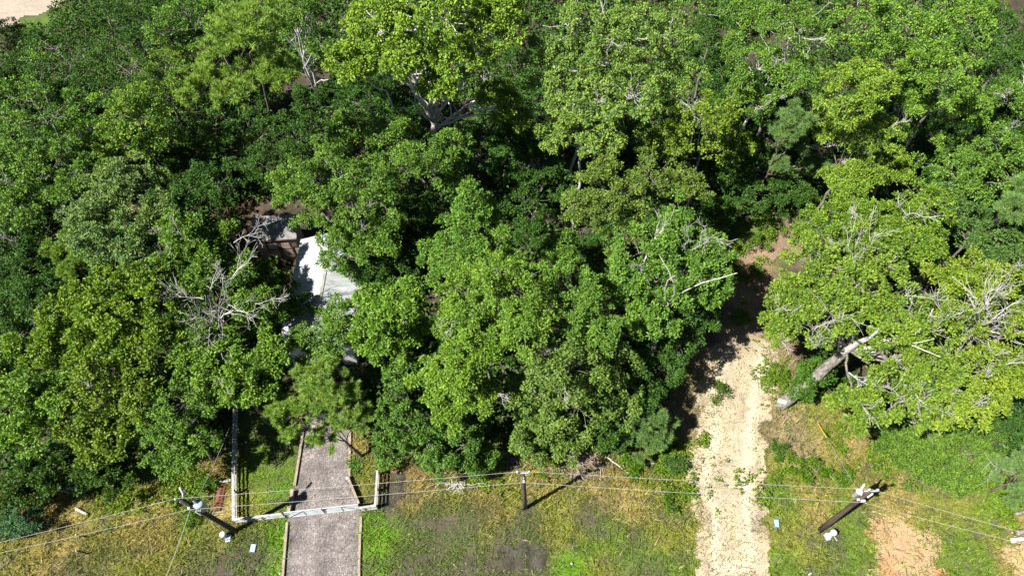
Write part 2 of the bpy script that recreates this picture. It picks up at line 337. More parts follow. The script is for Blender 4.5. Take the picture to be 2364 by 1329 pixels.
sheet('dirt_lot', LOT, 0.006, 0.3, 0.8, lambda x, y: np.array((0.40, 0.33, 0.26)) * (0.75 + 0.5 * fbm(x * 0.25, y * 0.5))[:, None], M_SAND)
sheet('puddle', px_poly([(1130, 1300), (1150, 1265), (1210, 1252), (1262, 1268), (1258, 1300), (1200, 1315)]), 0.010, 0.07, 0.9, lambda x, y: np.tile(np.array((0.2, 0.2, 0.2)), (len(x), 1)), M_WATER)
sheet('puddle', px_poly([(895, 1085), (940, 1085), (945, 1150), (900, 1180), (880, 1150)]), 0.010, 0.08, 0.4, lambda x, y: np.tile(np.array((0.2, 0.2, 0.2)), (len(x), 1)), M_WATER)

# gravel drive
DRIVE = px_poly([(652, 1370), (664, 1200), (672, 1150), (684, 1095), (700, 1010), (706, 960), (690, 900), (668, 850), (672, 810), (760, 810), (770, 850), (796, 930), (807, 1000), (806, 1107), (830, 1178), (828, 1240), (827, 1370)])
m, n, b = mat_new('gravel')
tc = nd(n, 'ShaderNodeTexCoord'); vo = nd(n, 'ShaderNodeTexVoronoi'); vo.inputs['Scale'].default_value = 14
n.links.new(tc.outputs['Object'], vo.inputs['Vector'])
r = nd(n, 'ShaderNodeValToRGB'); e = r.color_ramp.elements
e[0].color = (0.08, 0.068, 0.062, 1); e[1].color = (0.40, 0.37, 0.35, 1); e.new(0.55).color = (0.170, 0.145, 0.135, 1); e.new(0.85).color = (0.25, 0.22, 0.208, 1)
n.links.new(vo.outputs['Color'], r.inputs[0])
tx = nd(n, 'ShaderNodeTexNoise'); tx.inputs['Scale'].default_value = 0.9; tx.inputs['Detail'].default_value = 5; n.links.new(tc.outputs['Object'], tx.inputs['Vector'])
mr = nd(n, 'ShaderNodeMapRange'); mr.inputs['From Min'].default_value = 0.3; mr.inputs['From Max'].default_value = 0.7; mr.inputs['To Min'].default_value = 0.6; mr.inputs['To Max'].default_value = 1.4
n.links.new(tx.outputs['Fac'], mr.inputs['Value'])
sc_ = nd(n, 'ShaderNodeVectorMath', operation='SCALE'); n.links.new(r.outputs[0], sc_.inputs[0]); n.links.new(mr.outputs[0], sc_.inputs['Scale']); n.links.new(sc_.outputs[0], b.inputs['Base Color'])
bp = nd(n, 'ShaderNodeBump'); bp.inputs['Strength'].default_value = 0.8; bp.inputs['Distance'].default_value = 0.03; n.links.new(vo.outputs['Distance'], bp.inputs['Height']); n.links.new(bp.outputs[0], b.inputs['Normal'])
b.inputs['Roughness'].default_value = 0.9
sheet('gravel_drive', DRIVE, 0.012, 0.08, 0.1, lambda x, y: np.tile(np.array((0.2, 0.2, 0.2)), (len(x), 1)), m)
# ------------------------------------------------------------------ trees
TINT = {'Y': (0.190, 0.310, 0.038), 'L': (0.160, 0.282, 0.038), 'G': (0.130, 0.248, 0.038), 'D': (0.058, 0.132, 0.022), 'O': (0.178, 0.288, 0.060), 'P': (0.168, 0.268, 0.080),  # D: dark green, deepened so understorey shade is painted into the leaves
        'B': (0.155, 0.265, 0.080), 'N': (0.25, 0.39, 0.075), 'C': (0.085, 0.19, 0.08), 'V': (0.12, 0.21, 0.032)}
def rdirs(rs, n):
    return unit(rs.normal(size=(n, 3)))
def leaf_quads(rs, T, D, n_per, rt, L, W, wild=0.55, droop=0.25, upw=0.55):
    """rosettes of n_per leaves round every tuft centre T, facing out along D"""
    n = len(T) * n_per
    Tn = np.repeat(T, n_per, 0); Dn = np.repeat(D, n_per, 0)
    d = unit(Dn * 0.7 + np.array([0, 0, 0.25]) + rs.normal(size=(n, 3)) * wild)
    u = rs.rand(n, 1) ** 0.6
    p = Tn + d * u * rt
    a = unit(d + np.array([0, 0, -droop]) + rs.normal(size=(n, 3)) * 0.35)
    nr = np.array([0, 0, upw]) + Dn * 0.45 + rs.normal(size=(n, 3)) * 0.45
    nr = unit(nr - a * (nr * a).sum(1, keepdims=True)); wv = np.cross(a, nr)
    s = (0.7 + 0.6 * rs.rand(n, 1)); l = L * s; ww = W * s
    V = np.stack([p, p + a * l * 0.45 + wv * ww * 0.5 + nr * l * 0.06, p + a * l - nr * l * 0.12, p + a * l * 0.45 - wv * ww * 0.5 + nr * l * 0.06], 1)
    tv = np.repeat(rs.rand(len(T)), n_per)
    v = np.clip(0.5 * tv + 0.5 * rs.rand(n), 0, 1)
    return V.reshape(-1, 3), np.repeat(v, 4)
def needle_tris(rs, T, D, n_per, L, W):
    n = len(T) * n_per
    Tn = np.repeat(T, n_per, 0); Dn = np.repeat(D, n_per, 0)
    a = unit(Dn * 0.8 + np.array([0, 0, 0.15]) + rs.normal(size=(n, 3)) * 0.65)
    wv = unit(np.cross(a, rs.normal(size=(n, 3)))); l = L * (0.65 + 0.5 * rs.rand(n, 1))
    p = Tn + Dn * (rs.rand(n, 1) - 0.7) * 0.18
    V = np.stack([p + wv * W * 0.5, p - wv * W * 0.5, p + a * l], 1)
    v = np.clip(np.repeat(rs.rand(len(T)), n_per) * 0.5 + rs.rand(n) * 0.5, 0, 1)
    return V.reshape(-1, 3), np.repeat(v, 3)
def arcs(rs, P0, P1, S=6, rise=0.15, jit=0.06):
    """bent limbs from P0 to P1 (N,3) -> (N,S,3)"""
    N = len(P0); d = np.linalg.norm(P1 - P0, axis=1)[:, None]
    c = P0 * 0.5 + P1 * 0.5 + np.array([0, 0, 1.0]) * d * rise + rs.normal(size=(N, 3)) * d * jit
    t = np.linspace(0, 1, S)[None, :, None]
    P = (1 - t) ** 2 * P0[:, None] + 2 * t * (1 - t) * c[:, None] + t * t * P1[:, None]
    P[:, 1:-1] += rs.normal(size=(N, S - 2, 3)) * d[:, :, None] * jit * 0.35
    return P
def taper(r0, r1, N, S): return np.repeat(np.linspace(0, 1, S)[None], N, 0) * (np.broadcast_to(r1, (N,))[:, None] - np.broadcast_to(r0, (N,))[:, None]) + np.broadcast_to(r0, (N,))[:, None]
def bare_fork(rs, bag, p0, d0, ln, r, depth, spread=0.55, up=0.12):
    """leafless crooked branch that keeps forking"""
    S = 5; d0 = unit(np.asarray(d0, float)); P = [np.asarray(p0, float)]; d = d0
    for i in range(S - 1):
        d = unit(d + rs.normal(size=3) * 0.15 + np.array([0, 0, up * 0.4])); P.append(P[-1] + d * ln / (S - 1))
    P = np.array(P); r1 = max(r * 0.6, 0.008)
    V, F = tubes(P[None], np.linspace(r, r1, S)[None], 4 if r < 0.04 else 6); bag.add(V, F)
    if depth <= 0: return
    k = 2 if rs.rand() < 0.45 else 3
    for j in range(k):
        nd_ = unit(d + rdirs(rs, 1)[0] * spread * (0.8 + 0.6 * rs.rand()))
        bare_fork(rs, bag, P[-1], nd_, ln * (0.55 + 0.3 * rs.rand()), r1 * (0.95 if j == 0 else 0.75), depth - 1, spread, up)
    for j in (1, 2, 3):
        if rs.rand() < 0.8:
            bare_fork(rs, bag, P[j], unit(d + rdirs(rs, 1)[0] * 1.0), ln * (0.35 + 0.25 * rs.rand()), r * 0.45, depth - 2 if depth > 1 else 0, spread, up)
NT = [0]
def tree(kind, label, tint, subs, base=None, cat='tree', name=None, fork=None, bark=None, bare=0, bares=(), dens=1.0, leaf=1.0, lob=1.0, skirt=False, trunk_r=None, lean=None, group='trees of the woodland', weep=False, seedling=0, vary=0.025):
    """subs: crown masses (photo x, photo y, half width in photo px, height of the mass's centre in m[, flatness])"""
    NT[0] += 1; rs = np.random.RandomState(1000 + NT[0] * 13 + seedling)
    S = []
    for s in subs:
        hz = s[3] * (1.22 if tint != 'D' and s[3] >= 8 and (850 < s[0] < 1440 or s[1] < 300) else 0.8 if tint == 'D' and 4 < s[3] < 7.2 and not skirt else 1.0)
        c = at(s[0], s[1], hz); r = s[2] * mpp(c); S.append((c, r, s[4] if len(s) > 4 else 0.72))
    big = max(S, key=lambda q: q[1]); c0 = np.mean([q[0] for q in S], 0); R0 = big[1]
    b0 = at(base[0], base[1], 0.0) if base else np.array([c0[0] + rs.normal() * 0.3, c0[1] + rs.normal() * 0.3, 0])
    pine = kind == 'pine'
    nm = name or {'pine': 'pine_tree', 'broad': 'broadleaf_tree', 'shrub': 'shrub'}[kind]
    root = empty(nm, b0, label, cat, group)
    T, D, wood, twig = [], [], Bag(), Bag()
    top = max(q[0][2] for q in S)
    tr = trunk_r or (0.045 + 0.024 * R0) * (1.0 if kind != 'shrub' else 0.5)
    if fork is not None: fk = at(*fork)
    else:
        fk = np.array([0.55 * b0[0] + 0.45 * c0[0], 0.55 * b0[1] + 0.45 * c0[1], 0]); fk[2] = max(0.3, min(q[0][2] - q[1] * q[2] * 0.75 for q in S)) if kind != 'pine' else c0[2] * 0.65
    P = arcs(rs, b0[None] + [0, 0, -0.05], fk[None], 8, 0.0, 0.03); V, F = tubes(P, taper(tr * 1.25, tr * 0.85, 1, 8), 9); wood.add(V, F)
    for c, r, fl in S:
        rz = r * fl
        hub = c + np.array([0, 0, -0.4 * rz]) if not pine else c + np.array([0, 0, 0.55 * rz])
        k = r / (R0 * 1.0)
        P = arcs(rs, fk[None], hub[None], 8, 0.06 if not pine else 0.0, 0.07); V, F = tubes(P, taper(tr * (0.85 if len(S) == 1 else 0.58 if len(S) < 5 else 0.24), max(0.03, tr * (0.45 if len(S) < 3 else 0.25) * k), 1, 8), 7); wood.add(V, F)
        lr0 = np.clip(0.24 * r, 0.32, 0.95) * lob
        nl = int(np.clip(1.38 * (r / lr0) ** 2 * (0.62 + 0.38 * fl), 8, 120))
        # lobes spread on the crown's shell, more above than below
        g = np.arange(nl) + 0.5; zmin = -0.75 if skirt else -0.35
        z = 1 - (1 - zmin) * g / nl; ph = g * 2.39996 + rs.rand() * 6
        q = np.sqrt(np.maximum(0, 1 - z * z)); dd = np.stack([q * np.cos(ph), q * np.sin(ph), z], 1) + rs.normal(size=(nl, 3)) * 0.16
        sh = 0.62 + 0.48 * rs.rand(nl, 1)
        # uneven outline
        an = np.arctan2(dd[:, 1], dd[:, 0]); sh = sh * (1 + 0.13 * np.sin(an * 3 + rs.rand() * 6) + 0.09 * np.sin(an * 5 + rs.rand() * 6))[:, None]
        LC = c + dd * sh * np.array([r, r, rz]) * 0.86
        keep = (rs.rand(nl) < 0.9) & (LC[:, 2] > 0.3); LC = LC[keep]; dd = dd[keep]; nl = len(LC)
        lr = lr0 * (0.5 + 0.66 * rs.rand(nl)) * (1.15 if pine else 1.0)
        inner = rs.rand(nl) < 0.22; LC[inner] = c + (LC[inner] - c) * 0.55; lr[inner] *= 1.2
        # limbs: sectors, then one to every lobe
        ns = int(np.clip(nl / 5, 3, 9)); sec = (np.arctan2(dd[:, 1], dd[:, 0]) / (2 * PI) * ns + 0.5 * (dd[:, 2] > 0.6)).astype(int) % ns
        for sidx in range(ns):
            mm = LC[sec == sidx]
            if not len(mm): continue
            tgt = mm.mean(0) * 0.75 + hub * 0.25; tgt[2] -= 0.12 * rz
            if pine: hb = c + np.array([0, 0, (rs.rand() - 0.6) * rz])
            else: hb = hub
            P = arcs(rs, hb[None], tgt[None], 6, 0.12, 0.06); lr_ = max(0.025, tr * 0.42 * k); V, F = tubes(P, taper(lr_, lr_ * 0.55, 1, 6), 6); wood.add(V, F)
            st = np.repeat(P[0, [3, 4, 5]], 40, 0)[rs.permutation(120)[:len(mm)]] if len(mm) <= 120 else np.repeat(tgt[None], len(mm), 0)
            P = arcs(rs, st, mm, 5, 0.05, 0.08); V, F = tubes(P, taper(lr_ * 0.5, max(0.012, lr_ * 0.2), len(mm), 5), 4); twig.add(V, F)
        nt_ = np.maximum(6, ((15 if pine else 11) * dens * (lr / lr0) ** 2).astype(int))
        lc = np.repeat(LC, nt_, 0); lrr = np.repeat(lr, nt_)[:, None]; od = unit(np.repeat(unit(LC - (c - [0, 0, 0.5 * rz])), nt_, 0))
        dv = unit(rdirs(rs, len(lc)) + od * 0.7 + np.array([0, 0, 0.5]))
        tp = lc + dv * lrr * (0.4 + 0.95 * rs.rand(len(lc), 1) ** 1.3) * np.array([1, 1, 0.75])
        if weep: tp[:, 2] -= 0.5 * rs.rand(len(tp)) * lrr[:, 0]
        T.append(tp); D.append(dv)
        sel = rs.rand(len(lc)) < 0.16
        if sel.any():
            P = arcs(rs, lc[sel], tp[sel], 4, 0.05, 0.1); V, F = tubes(P, taper(0.018, 0.008, int(sel.sum()), 4), 3); twig.add(V, F)
    T = np.concatenate(T); D = np.concatenate(D); ok = T[:, 2] > 0.12; T, D = T[ok], D[ok]
    tc_ = np.array(TINT[tint] if isinstance(tint, str) else tint) * (1 + vary * rs.normal(size=3) * [1, 0.6, 1])
    if pine:
        V, v = needle_tris(rs, T, D, 60, 0.30 * leaf, 0.038 * leaf); F = np.arange(len(V)).reshape(-1, 3)
    else:
        Lf = 0.148 * leaf * (0.88 + 0.3 * rs.rand())
        V, v = leaf_quads(rs, T, D, 31, 0.31 * leaf ** 0.5, Lf, Lf * 0.60, droop=0.9 if weep else 0.25, upw=0.25 if weep else 0.55); F = np.arange(len(V)).reshape(-1, 4)
    NT.append(len(F))
    cr = np_mesh('crown', V - b0, F, M_NEEDLE if pine else M_LEAF, root, attrs={'v': v}); cr.color = (*np.clip(tc_, 0.01, 1), 1)
    bm_ = bark or (M_PINEBARK if pine else M_BARK)
    V, F = wood.get(); np_mesh('trunk', V - b0, F, bm_, root, smooth=True)
    V, F = twig.get(); tag(np_mesh('twigs', V - b0, F, M_PINEBARK if pine else (M_PALE if bark is M_PALE else M_BARK), root, smooth=True), kind='stuff')
    def bough(bb):
        V, F = bb.get(); np_mesh('bare_branch', V - b0, F, M_PALE, root, smooth=True)
    for j in range(bare if bare > 5 else (bare + 1) // 2):
        c, r, fl = S[rs.randint(len(S))]
        dv = unit(rs.normal(size=3) + np.array([0.0, -0.5, 0.9])); p = c + dv * np.array([r, r, r * fl]) * 0.62
        bb = Bag(); bare_fork(rs, bb, p, unit(dv + [0, 0, 0.3]), 0.15 * r + 0.4, 0.036, 3); bough(bb)
    for (x0, y0, z0, x1, y1, z1, r, dep) in bares:
        p = at(x0, y0, z0); q = at(x1, y1, z1); bb = Bag(); bare_fork(rs, bb, p, q - p, float(np.linalg.norm(q - p)) * (0.6 if dep == 3 else 1.0), r, dep); bough(bb)
    return root

# --- far row
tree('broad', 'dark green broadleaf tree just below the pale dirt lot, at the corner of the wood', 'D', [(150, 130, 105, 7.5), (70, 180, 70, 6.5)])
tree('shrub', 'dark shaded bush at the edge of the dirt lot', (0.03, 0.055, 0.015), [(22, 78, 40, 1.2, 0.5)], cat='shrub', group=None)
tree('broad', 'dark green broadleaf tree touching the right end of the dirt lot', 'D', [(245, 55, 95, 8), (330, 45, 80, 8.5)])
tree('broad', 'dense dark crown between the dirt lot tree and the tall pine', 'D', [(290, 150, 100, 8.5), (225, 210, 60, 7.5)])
tree('broad', 'mid green crown behind the tall pine, on its left side at the far edge', 'G', [(440, 45, 85, 9), (520, 20, 60, 9)])
tree('broad', 'wide mid green tree at the left edge, below the dark trees lining the dirt lot', 'G', [(90, 260, 130, 8.5), (30, 330, 80, 7.5), (180, 310, 70, 8)], bare=1)
tree('broad', 'low yellow-tipped tree left of the tall pine', 'L', [(385, 165, 75, 7.5), (370, 220, 60, 6.5)])
tree('pine', 'tall wide pine with dense olive needles, its slim trunk showing below on the right', 'N', [(560, 110, 118, 15, 0.55), (500, 190, 70, 13.5, 0.5), (640, 175, 62, 14, 0.5), (590, 55, 70, 15.5, 0.5)], base=(665, 330), leaf=1.15, dens=1.1, group='pines in the woodland')
tree('broad', 'yellowish green crown just left of and below the tall pine', 'L', [(315, 270, 88, 8.5), (280, 330, 60, 7.5), (370, 320, 70, 7.5)], bare=0)
tree('broad', 'shaded dark green crown in the hollow under the tall pine', 'D', [(500, 330, 75, 6), (590, 310, 70, 6.5), (450, 390, 60, 5.5)], bare=0)
tree('broad', 'slender pale-stemmed tree with thin foliage between the tall pine and the big yellow-green tree', 'G', [(700, 60, 55, 11, 1.1), (665, 20, 50, 12), (745, 110, 35, 10)], base=(735, 225), dens=0.65, bark=M_PALE, bare=2, bares=[(733, 215, 4, 716, 120, 9, 0.13, 2), (733, 215, 4, 695, 150, 9, 0.10, 2)])
tree('broad', 'big bright yellow-green tree with pale forked trunk and one long low limb to the right', 'Y',
     [(880, 60, 95, 15), (1000, 40, 100, 16), (1130, 70, 85, 14.5), (820, 150, 62, 13), (930, 130, 65, 14.5, 0.6), (1045, 130, 72, 14.5, 0.6), (1160, 25, 60, 14), (1020, 200, 42, 13), (1150, 235, 55, 10, 0.5), (1200, 275, 26, 9, 0.5)],
     base=(1010, 440), fork=(1003, 285, 7.5), bark=M_PALE, trunk_r=0.27, dens=0.8, bare=2, leaf=1.15, lob=0.85,
     bares=[(1003, 288, 7.4, 965, 195, 11, 0.2, 2), (965, 195, 11, 905, 110, 15, 0.11, 2), (1003, 288, 7.4, 1020, 190, 11, 0.17, 1), (1006, 300, 6.8, 1075, 245, 8.5, 0.13, 1), (1075, 245, 8.5, 1190, 265, 9.5, 0.07, 2), (965, 195, 11, 880, 155, 13, 0.09, 1)])
tree('broad', 'big pale olive tree beside the big yellow-green tree, the farther of the two', 'O', [(1330, 60, 90, 13.5), (1440, 80, 90, 13.5), (1280, 150, 70, 12), (1380, 140, 70, 12.5)], bare=3, bark=M_PALE, dens=0.95)
tree('broad', 'big pale olive tree beside the big yellow-green tree, the nearer of the two', 'O', [(1440, 220, 95, 12), (1330, 240, 75, 11), (1290, 310, 55, 8.5), (1390, 320, 65, 9.5)], bare=3, bark=M_PALE)
tree('broad', 'olive crown at the far edge between the pale olive pair and the white-limbed tree', 'O', [(1540, 90, 80, 12.5), (1560, 180, 62, 11)], bare=1)
tree('broad', 'shaded dark green crown at the far edge left of the white-limbed tree', 'D', [(1640, 70, 55, 8)])
tree('broad', 'bright green tree with white limbs flashing through, at the far edge', 'G', [(1720, 50, 80, 12), (1830, 70, 85, 12.5), (1740, 150, 70, 10.5), (1830, 180, 72, 10.5), (1720, 230, 50, 8.5)], bare=7, bark=M_PALE)
tree('broad', 'wide yellow-green tree at the far edge, right of the white-limbed tree', 'L', [(1990, 50, 95, 13), (2110, 60, 100, 13.5), (2230, 50, 90, 13), (2060, 140, 70, 11.5)], bare=2)
tree('broad', 'dark green crown in the far right corner', 'D', [(2335, 70, 70, 10), (2320, 170, 55, 9)], bare=1)
tree('broad', 'bright yellow-green tree directly behind the small grey-green pine, above the clearing', 'Y', [(1960, 230, 75, 11.5), (2020, 310, 62, 10), (1920, 300, 55, 9.5), (2010, 190, 60, 11.5), (1990, 400, 42, 7.5), (2060, 385, 40, 7), (1940, 420, 38, 6.5)], bare=4, bares=[(1935, 350, 5, 1925, 320, 7, 0.05, 3), (1900, 395, 4, 1930, 360, 6, 0.04, 3)], dens=0.95, lob=0.85)
tree('broad', 'yellow-green crown right of the brightest tree above the clearing', 'L', [(2165, 180, 80, 12), (2230, 240, 52, 10), (2110, 230, 45, 10)], bare=2, lob=0.9)
tree('pine', 'small grey-green pine above the head of the sandy track, its bare slanting trunk visible', 'B', [(1832, 285, 46, 9.5, 0.8), (1825, 325, 38, 8.5, 0.7), (1798, 382, 17, 6.5, 0.8), (1880, 385, 28, 6, 0.8)], base=(1700, 505), trunk_r=0.12, group='pines in the woodland')
tree('broad', 'olive crown left of the small grey-green pine', (0.165, 0.255, 0.030), [(1620, 290, 85, 9.5), (1540, 330, 58, 8.5), (1690, 330, 50, 8.5)], bare=1)
tree('broad', 'fresh green tree at the right edge, behind the leaning oak', 'G', [(2280, 320, 85, 9.5), (2220, 400, 72, 8), (2330, 410, 70, 8.5)], bare=1)
tree('broad', 'thin-leaved tree with grey dead limbs at the right edge, behind the fresh green one', 'G', [(2330, 225, 55, 10.5)], bare=3, dens=0.75)
tree('broad', 'dark shaded tree behind and right of the big yellow-green tree', 'D', [(1110, 360, 75, 6), (1200, 380, 65, 6), (1180, 310, 60, 7)])
tree('broad', 'green tree standing right below the pale forked trunk', 'G', [(960, 380, 72, 8), (1030, 400, 55, 7), (900, 300, 62, 8.5), (1040, 340, 45, 8)], bare=0)
tree('broad', 'small bright crown left of the pale forked trunk', 'G', [(800, 310, 52, 8.5), (770, 350, 40, 7.5)])
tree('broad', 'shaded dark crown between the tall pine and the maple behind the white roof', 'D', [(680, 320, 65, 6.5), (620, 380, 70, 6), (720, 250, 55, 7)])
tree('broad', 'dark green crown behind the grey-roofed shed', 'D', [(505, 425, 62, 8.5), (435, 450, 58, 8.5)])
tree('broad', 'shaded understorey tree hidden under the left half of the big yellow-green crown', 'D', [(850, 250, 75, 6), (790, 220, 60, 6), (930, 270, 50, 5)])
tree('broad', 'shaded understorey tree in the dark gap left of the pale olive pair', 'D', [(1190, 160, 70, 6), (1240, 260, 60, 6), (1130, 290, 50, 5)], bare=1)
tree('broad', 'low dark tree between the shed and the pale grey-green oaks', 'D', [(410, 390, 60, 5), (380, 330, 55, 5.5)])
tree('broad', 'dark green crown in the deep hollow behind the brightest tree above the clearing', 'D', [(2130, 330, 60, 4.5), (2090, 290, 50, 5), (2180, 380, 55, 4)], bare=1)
tree('broad', 'thin young tree spreading its sparse leaves over the right slope of the white roof', 'G', [(795, 590, 52, 5.2), (810, 540, 45, 5.6)], dens=0.55, base=(880, 640))
# --- middle row
tree('broad', 'bright green maple reaching over the white roof from behind', 'G', [(770, 400, 88, 11), (690, 430, 72, 10), (850, 460, 85, 10), (760, 500, 72, 8.5), (840, 560, 50, 7), (890, 540, 55, 7.5)], base=(890, 640), bare=1, lob=0.9)
tree('broad', 'deep green crown between the maple behind the house and the cone-shaped tree', 'D', [(950, 500, 65, 6.5), (920, 600, 55, 5.5)])
tree('broad', 'mid green tree at the left edge beside the pale grey-green oaks', 'G', [(90, 400, 90, 8.5), (190, 420, 70, 8.5), (60, 480, 70, 7.5)], bare=1)
tree('broad', 'pale grey-green oak left of the dead-limbed tree, the farther of the two', 'P', [(300, 430, 85, 9), (250, 480, 62, 8.5), (365, 500, 62, 8)], bare=1, lob=0.85)
tree('broad', 'pale grey-green oak left of the dead-limbed tree, the nearer of the two', 'P', [(230, 560, 85, 8.5), (310, 570, 60, 8), (200, 500, 45, 8)], bare=1, lob=0.85)
tree('pine', 'pine sprig showing on the left side of the pale grey-green oak', 'N', [(150, 575, 38, 7.5, 0.6), (175, 620, 32, 7, 0.6)], group='pines in the woodland')
tree('broad', 'shaded dark tree in the gap at the left edge', 'D', [(50, 590, 60, 4.5), (90, 680, 55, 4)], bare=2, dens=0.7)
tree('broad', 'half-dead tree with a grey tangle of bare limbs beside the white roof', 'G',
     [(430, 540, 52, 9), (520, 538, 26, 8), (385, 610, 42, 8.5), (470, 590, 45, 8), (420, 690, 52, 8), (450, 790, 58, 7.5), (550, 620, 30, 7), (410, 530, 36, 9), (470, 640, 36, 8.5), (540, 650, 34, 7.5), (575, 700, 42, 7), (520, 800, 42, 7)],
     base=(520, 800), fork=(500, 720, 5.5), bark=M_PALE, bare=4, dens=1.0, lob=1.0,
     bares=[(500, 740, 5.5, 520, 660, 9, 0.081, 3), (520, 660, 9, 570, 590, 11, 0.056, 3), (500, 740, 6, 470, 690, 9, 0.062, 3), (470, 690, 9, 390, 660, 10, 0.037, 3), (500, 740, 6, 600, 690, 9, 0.062, 3), (590, 700, 9, 630, 700, 10, 0.025, 3), (500, 740, 6, 480, 800, 8, 0.050, 3), (500, 770, 6, 555, 780, 8, 0.037, 3), (520, 660, 9, 500, 620, 11, 0.037, 3), (540, 560, 9, 575, 515, 10.5, 0.031, 3), (400, 600, 9, 370, 570, 10, 0.028, 3), (430, 560, 9, 400, 530, 10.5, 0.028, 3)])
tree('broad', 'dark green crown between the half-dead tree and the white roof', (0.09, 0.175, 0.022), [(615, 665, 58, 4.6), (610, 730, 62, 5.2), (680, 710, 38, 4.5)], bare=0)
tree('broad', 'bright cone-shaped tree in the middle of the wood, right of the house', 'G', [(1095, 500, 62, 11, 1.3), (1080, 570, 75, 8.5), (1030, 610, 65, 7), (1140, 600, 58, 8)], lob=0.85)
tree('broad', 'sunlit yellow-green tree in front of the cone-shaped tree', 'L', [(1160, 660, 80, 10.5), (1090, 700, 72, 9.5), (1220, 740, 75, 9.5), (1130, 770, 72, 8.5), (1050, 740, 50, 8), (1230, 650, 45, 9.5)], bare=3, lob=0.85)
tree('broad', 'mid green crown left of the oak with a pale upright stem', 'G', [(1340, 680, 75, 9), (1310, 770, 65, 8), (1390, 760, 60, 8), (1290, 590, 45, 7.5)], bare=1)
tree('broad', 'green domed tree behind the oak that has a pale upright stem', (0.15, 0.225, 0.04), [(1400, 440, 85, 10.5), (1500, 420, 80, 10), (1340, 480, 60, 9), (1580, 440, 55, 9), (1450, 510, 60, 9)], bare=2)
tree('broad', 'broad oak left of the sandy track with a pale upright stem and bare twigs', 'G', [(1480, 570, 85, 10.5), (1570, 530, 70, 10.5), (1630, 570, 55, 9.5), (1560, 640, 80, 9.5), (1640, 660, 55, 8), (1450, 660, 62, 9), (1500, 740, 58, 8.5)], bare=4, base=(1505, 850),
     bares=[(1507, 830, 3, 1500, 690, 9.2, 0.10, 1), (1560, 580, 9, 1610, 600, 10.5, 0.06, 3), (1600, 555, 9, 1640, 545, 11, 0.05, 3), (1480, 620, 9, 1500, 560, 11, 0.07, 2), (1600, 650, 8, 1640, 630, 9, 0.05, 3)])
tree('broad', 'shaded dark green tree hanging over the left side of the sandy track', 'D', [(1560, 760, 62, 5.5), (1600, 720, 55, 5.5), (1530, 850, 58, 4.5), (1620, 690, 40, 5)], skirt=True, weep=True)
tree('broad', 'dark understorey tree at the head of the sandy track', 'D', [(1730, 440, 70, 4), (1680, 400, 60, 4.5), (1820, 450, 50, 3.5), (1660, 490, 40, 3)], skirt=True)
tree('broad', 'deep green thicket tree in the dark hollow left of the green domed tree', 'D', [(1220, 470, 60, 4.5), (1270, 400, 55, 5.5), (1230, 540, 40, 4)], dens=0.8, bare=1)
# --- near row
tree('broad', 'wide yellow-olive tree in the left part of the wood, nearer than the grey-green oaks', (0.165, 0.265, 0.028), [(300, 690, 85, 9), (200, 720, 82, 8.5), (140, 790, 80, 8), (260, 790, 88, 8.5), (350, 780, 70, 8), (360, 680, 50, 8.5)], bare=4, lob=0.8)
tree('broad', 'pale yellow-tipped tree at the left edge near the power line', 'L', [(50, 900, 88, 7.5), (20, 830, 60, 7.5), (60, 990, 62, 6), (140, 920, 55, 7)], bare=2, lob=0.9)
tree('broad', 'mid green tree over the dark hollow by the left power pole', (0.145, 0.225, 0.028), [(230, 890, 88, 7.5), (180, 970, 72, 6), (280, 980, 65, 5.5), (320, 890, 60, 7.5), (230, 1030, 48, 4.5)], bare=1, lob=0.9)
tree('broad', 'drooping mid green tree beside the long white fence run', 'G', [(420, 920, 75, 7), (380, 1000, 70, 5.5), (450, 1010, 58, 5), (480, 930, 45, 6), (400, 1065, 42, 3.5)], weep=True, bare=1)
tree('broad', 'yellow-green tree above the head of the gravel drive', 'L', [(560, 850, 72, 7.5), (490, 850, 58, 7.5), (620, 830, 45, 7.5), (590, 905, 42, 6.5), (530, 900, 50, 6.5)], bare=2, lob=0.85)
tree('broad', 'small bright tree against the near end of the white roof', 'G', [(785, 740, 52, 7), (760, 790, 56, 6.5), (715, 790, 44, 6)], bare=0)
tree('broad', 'yellow-green tree right of the near end of the white roof', 'L', [(890, 710, 72, 8.5), (940, 690, 45, 8.5), (880, 790, 62, 7.5), (930, 770, 55, 7.5)], bare=1, lob=0.85)
tree('pine', 'pine with light olive needles leaning over the gravel drive on a bent dark trunk', 'N', [(740, 880, 62, 7.5, 0.5), (690, 960, 62, 6, 0.5), (800, 930, 48, 6.3, 0.5), (760, 1010, 36, 4.8, 0.5), (830, 970, 30, 5.5, 0.5), (650, 950, 30, 6, 0.5)], base=(838, 1058), fork=(800, 1020, 2.2), trunk_r=0.11, group='pines in the woodland', dens=0.95)
tree('broad', 'brightest yellow-green tree of the near row, left of the middle pole', 'Y', [(1060, 840, 72, 8.5), (1000, 880, 52, 7.5), (1100, 900, 52, 7.5), (1040, 940, 50, 6.5), (1110, 820, 38, 8.5)], bare=1, lob=0.85)
tree('broad', 'dark green drooping tree between the gravel drive and the middle pole', (0.095, 0.19, 0.03), [(930, 960, 70, 5.5), (900, 1030, 55, 3.6), (990, 1010, 62, 4.2), (1070, 1020, 58, 4), (1020, 1060, 40, 2.4), (1110, 1060, 36, 2.4), (930, 870, 45, 6.5)], skirt=True, weep=True)
tree('broad', 'wide soft green willow-like tree behind the middle pole', (0.135, 0.215, 0.04), [(1290, 840, 85, 8), (1380, 850, 72, 7.5), (1230, 900, 62, 6.5), (1330, 930, 80, 6), (1240, 980, 62, 4.5), (1420, 930, 55, 5.5), (1220, 1030, 38, 2.8), (1310, 1010, 48, 3.5)], skirt=True, weep=True, bare=1)
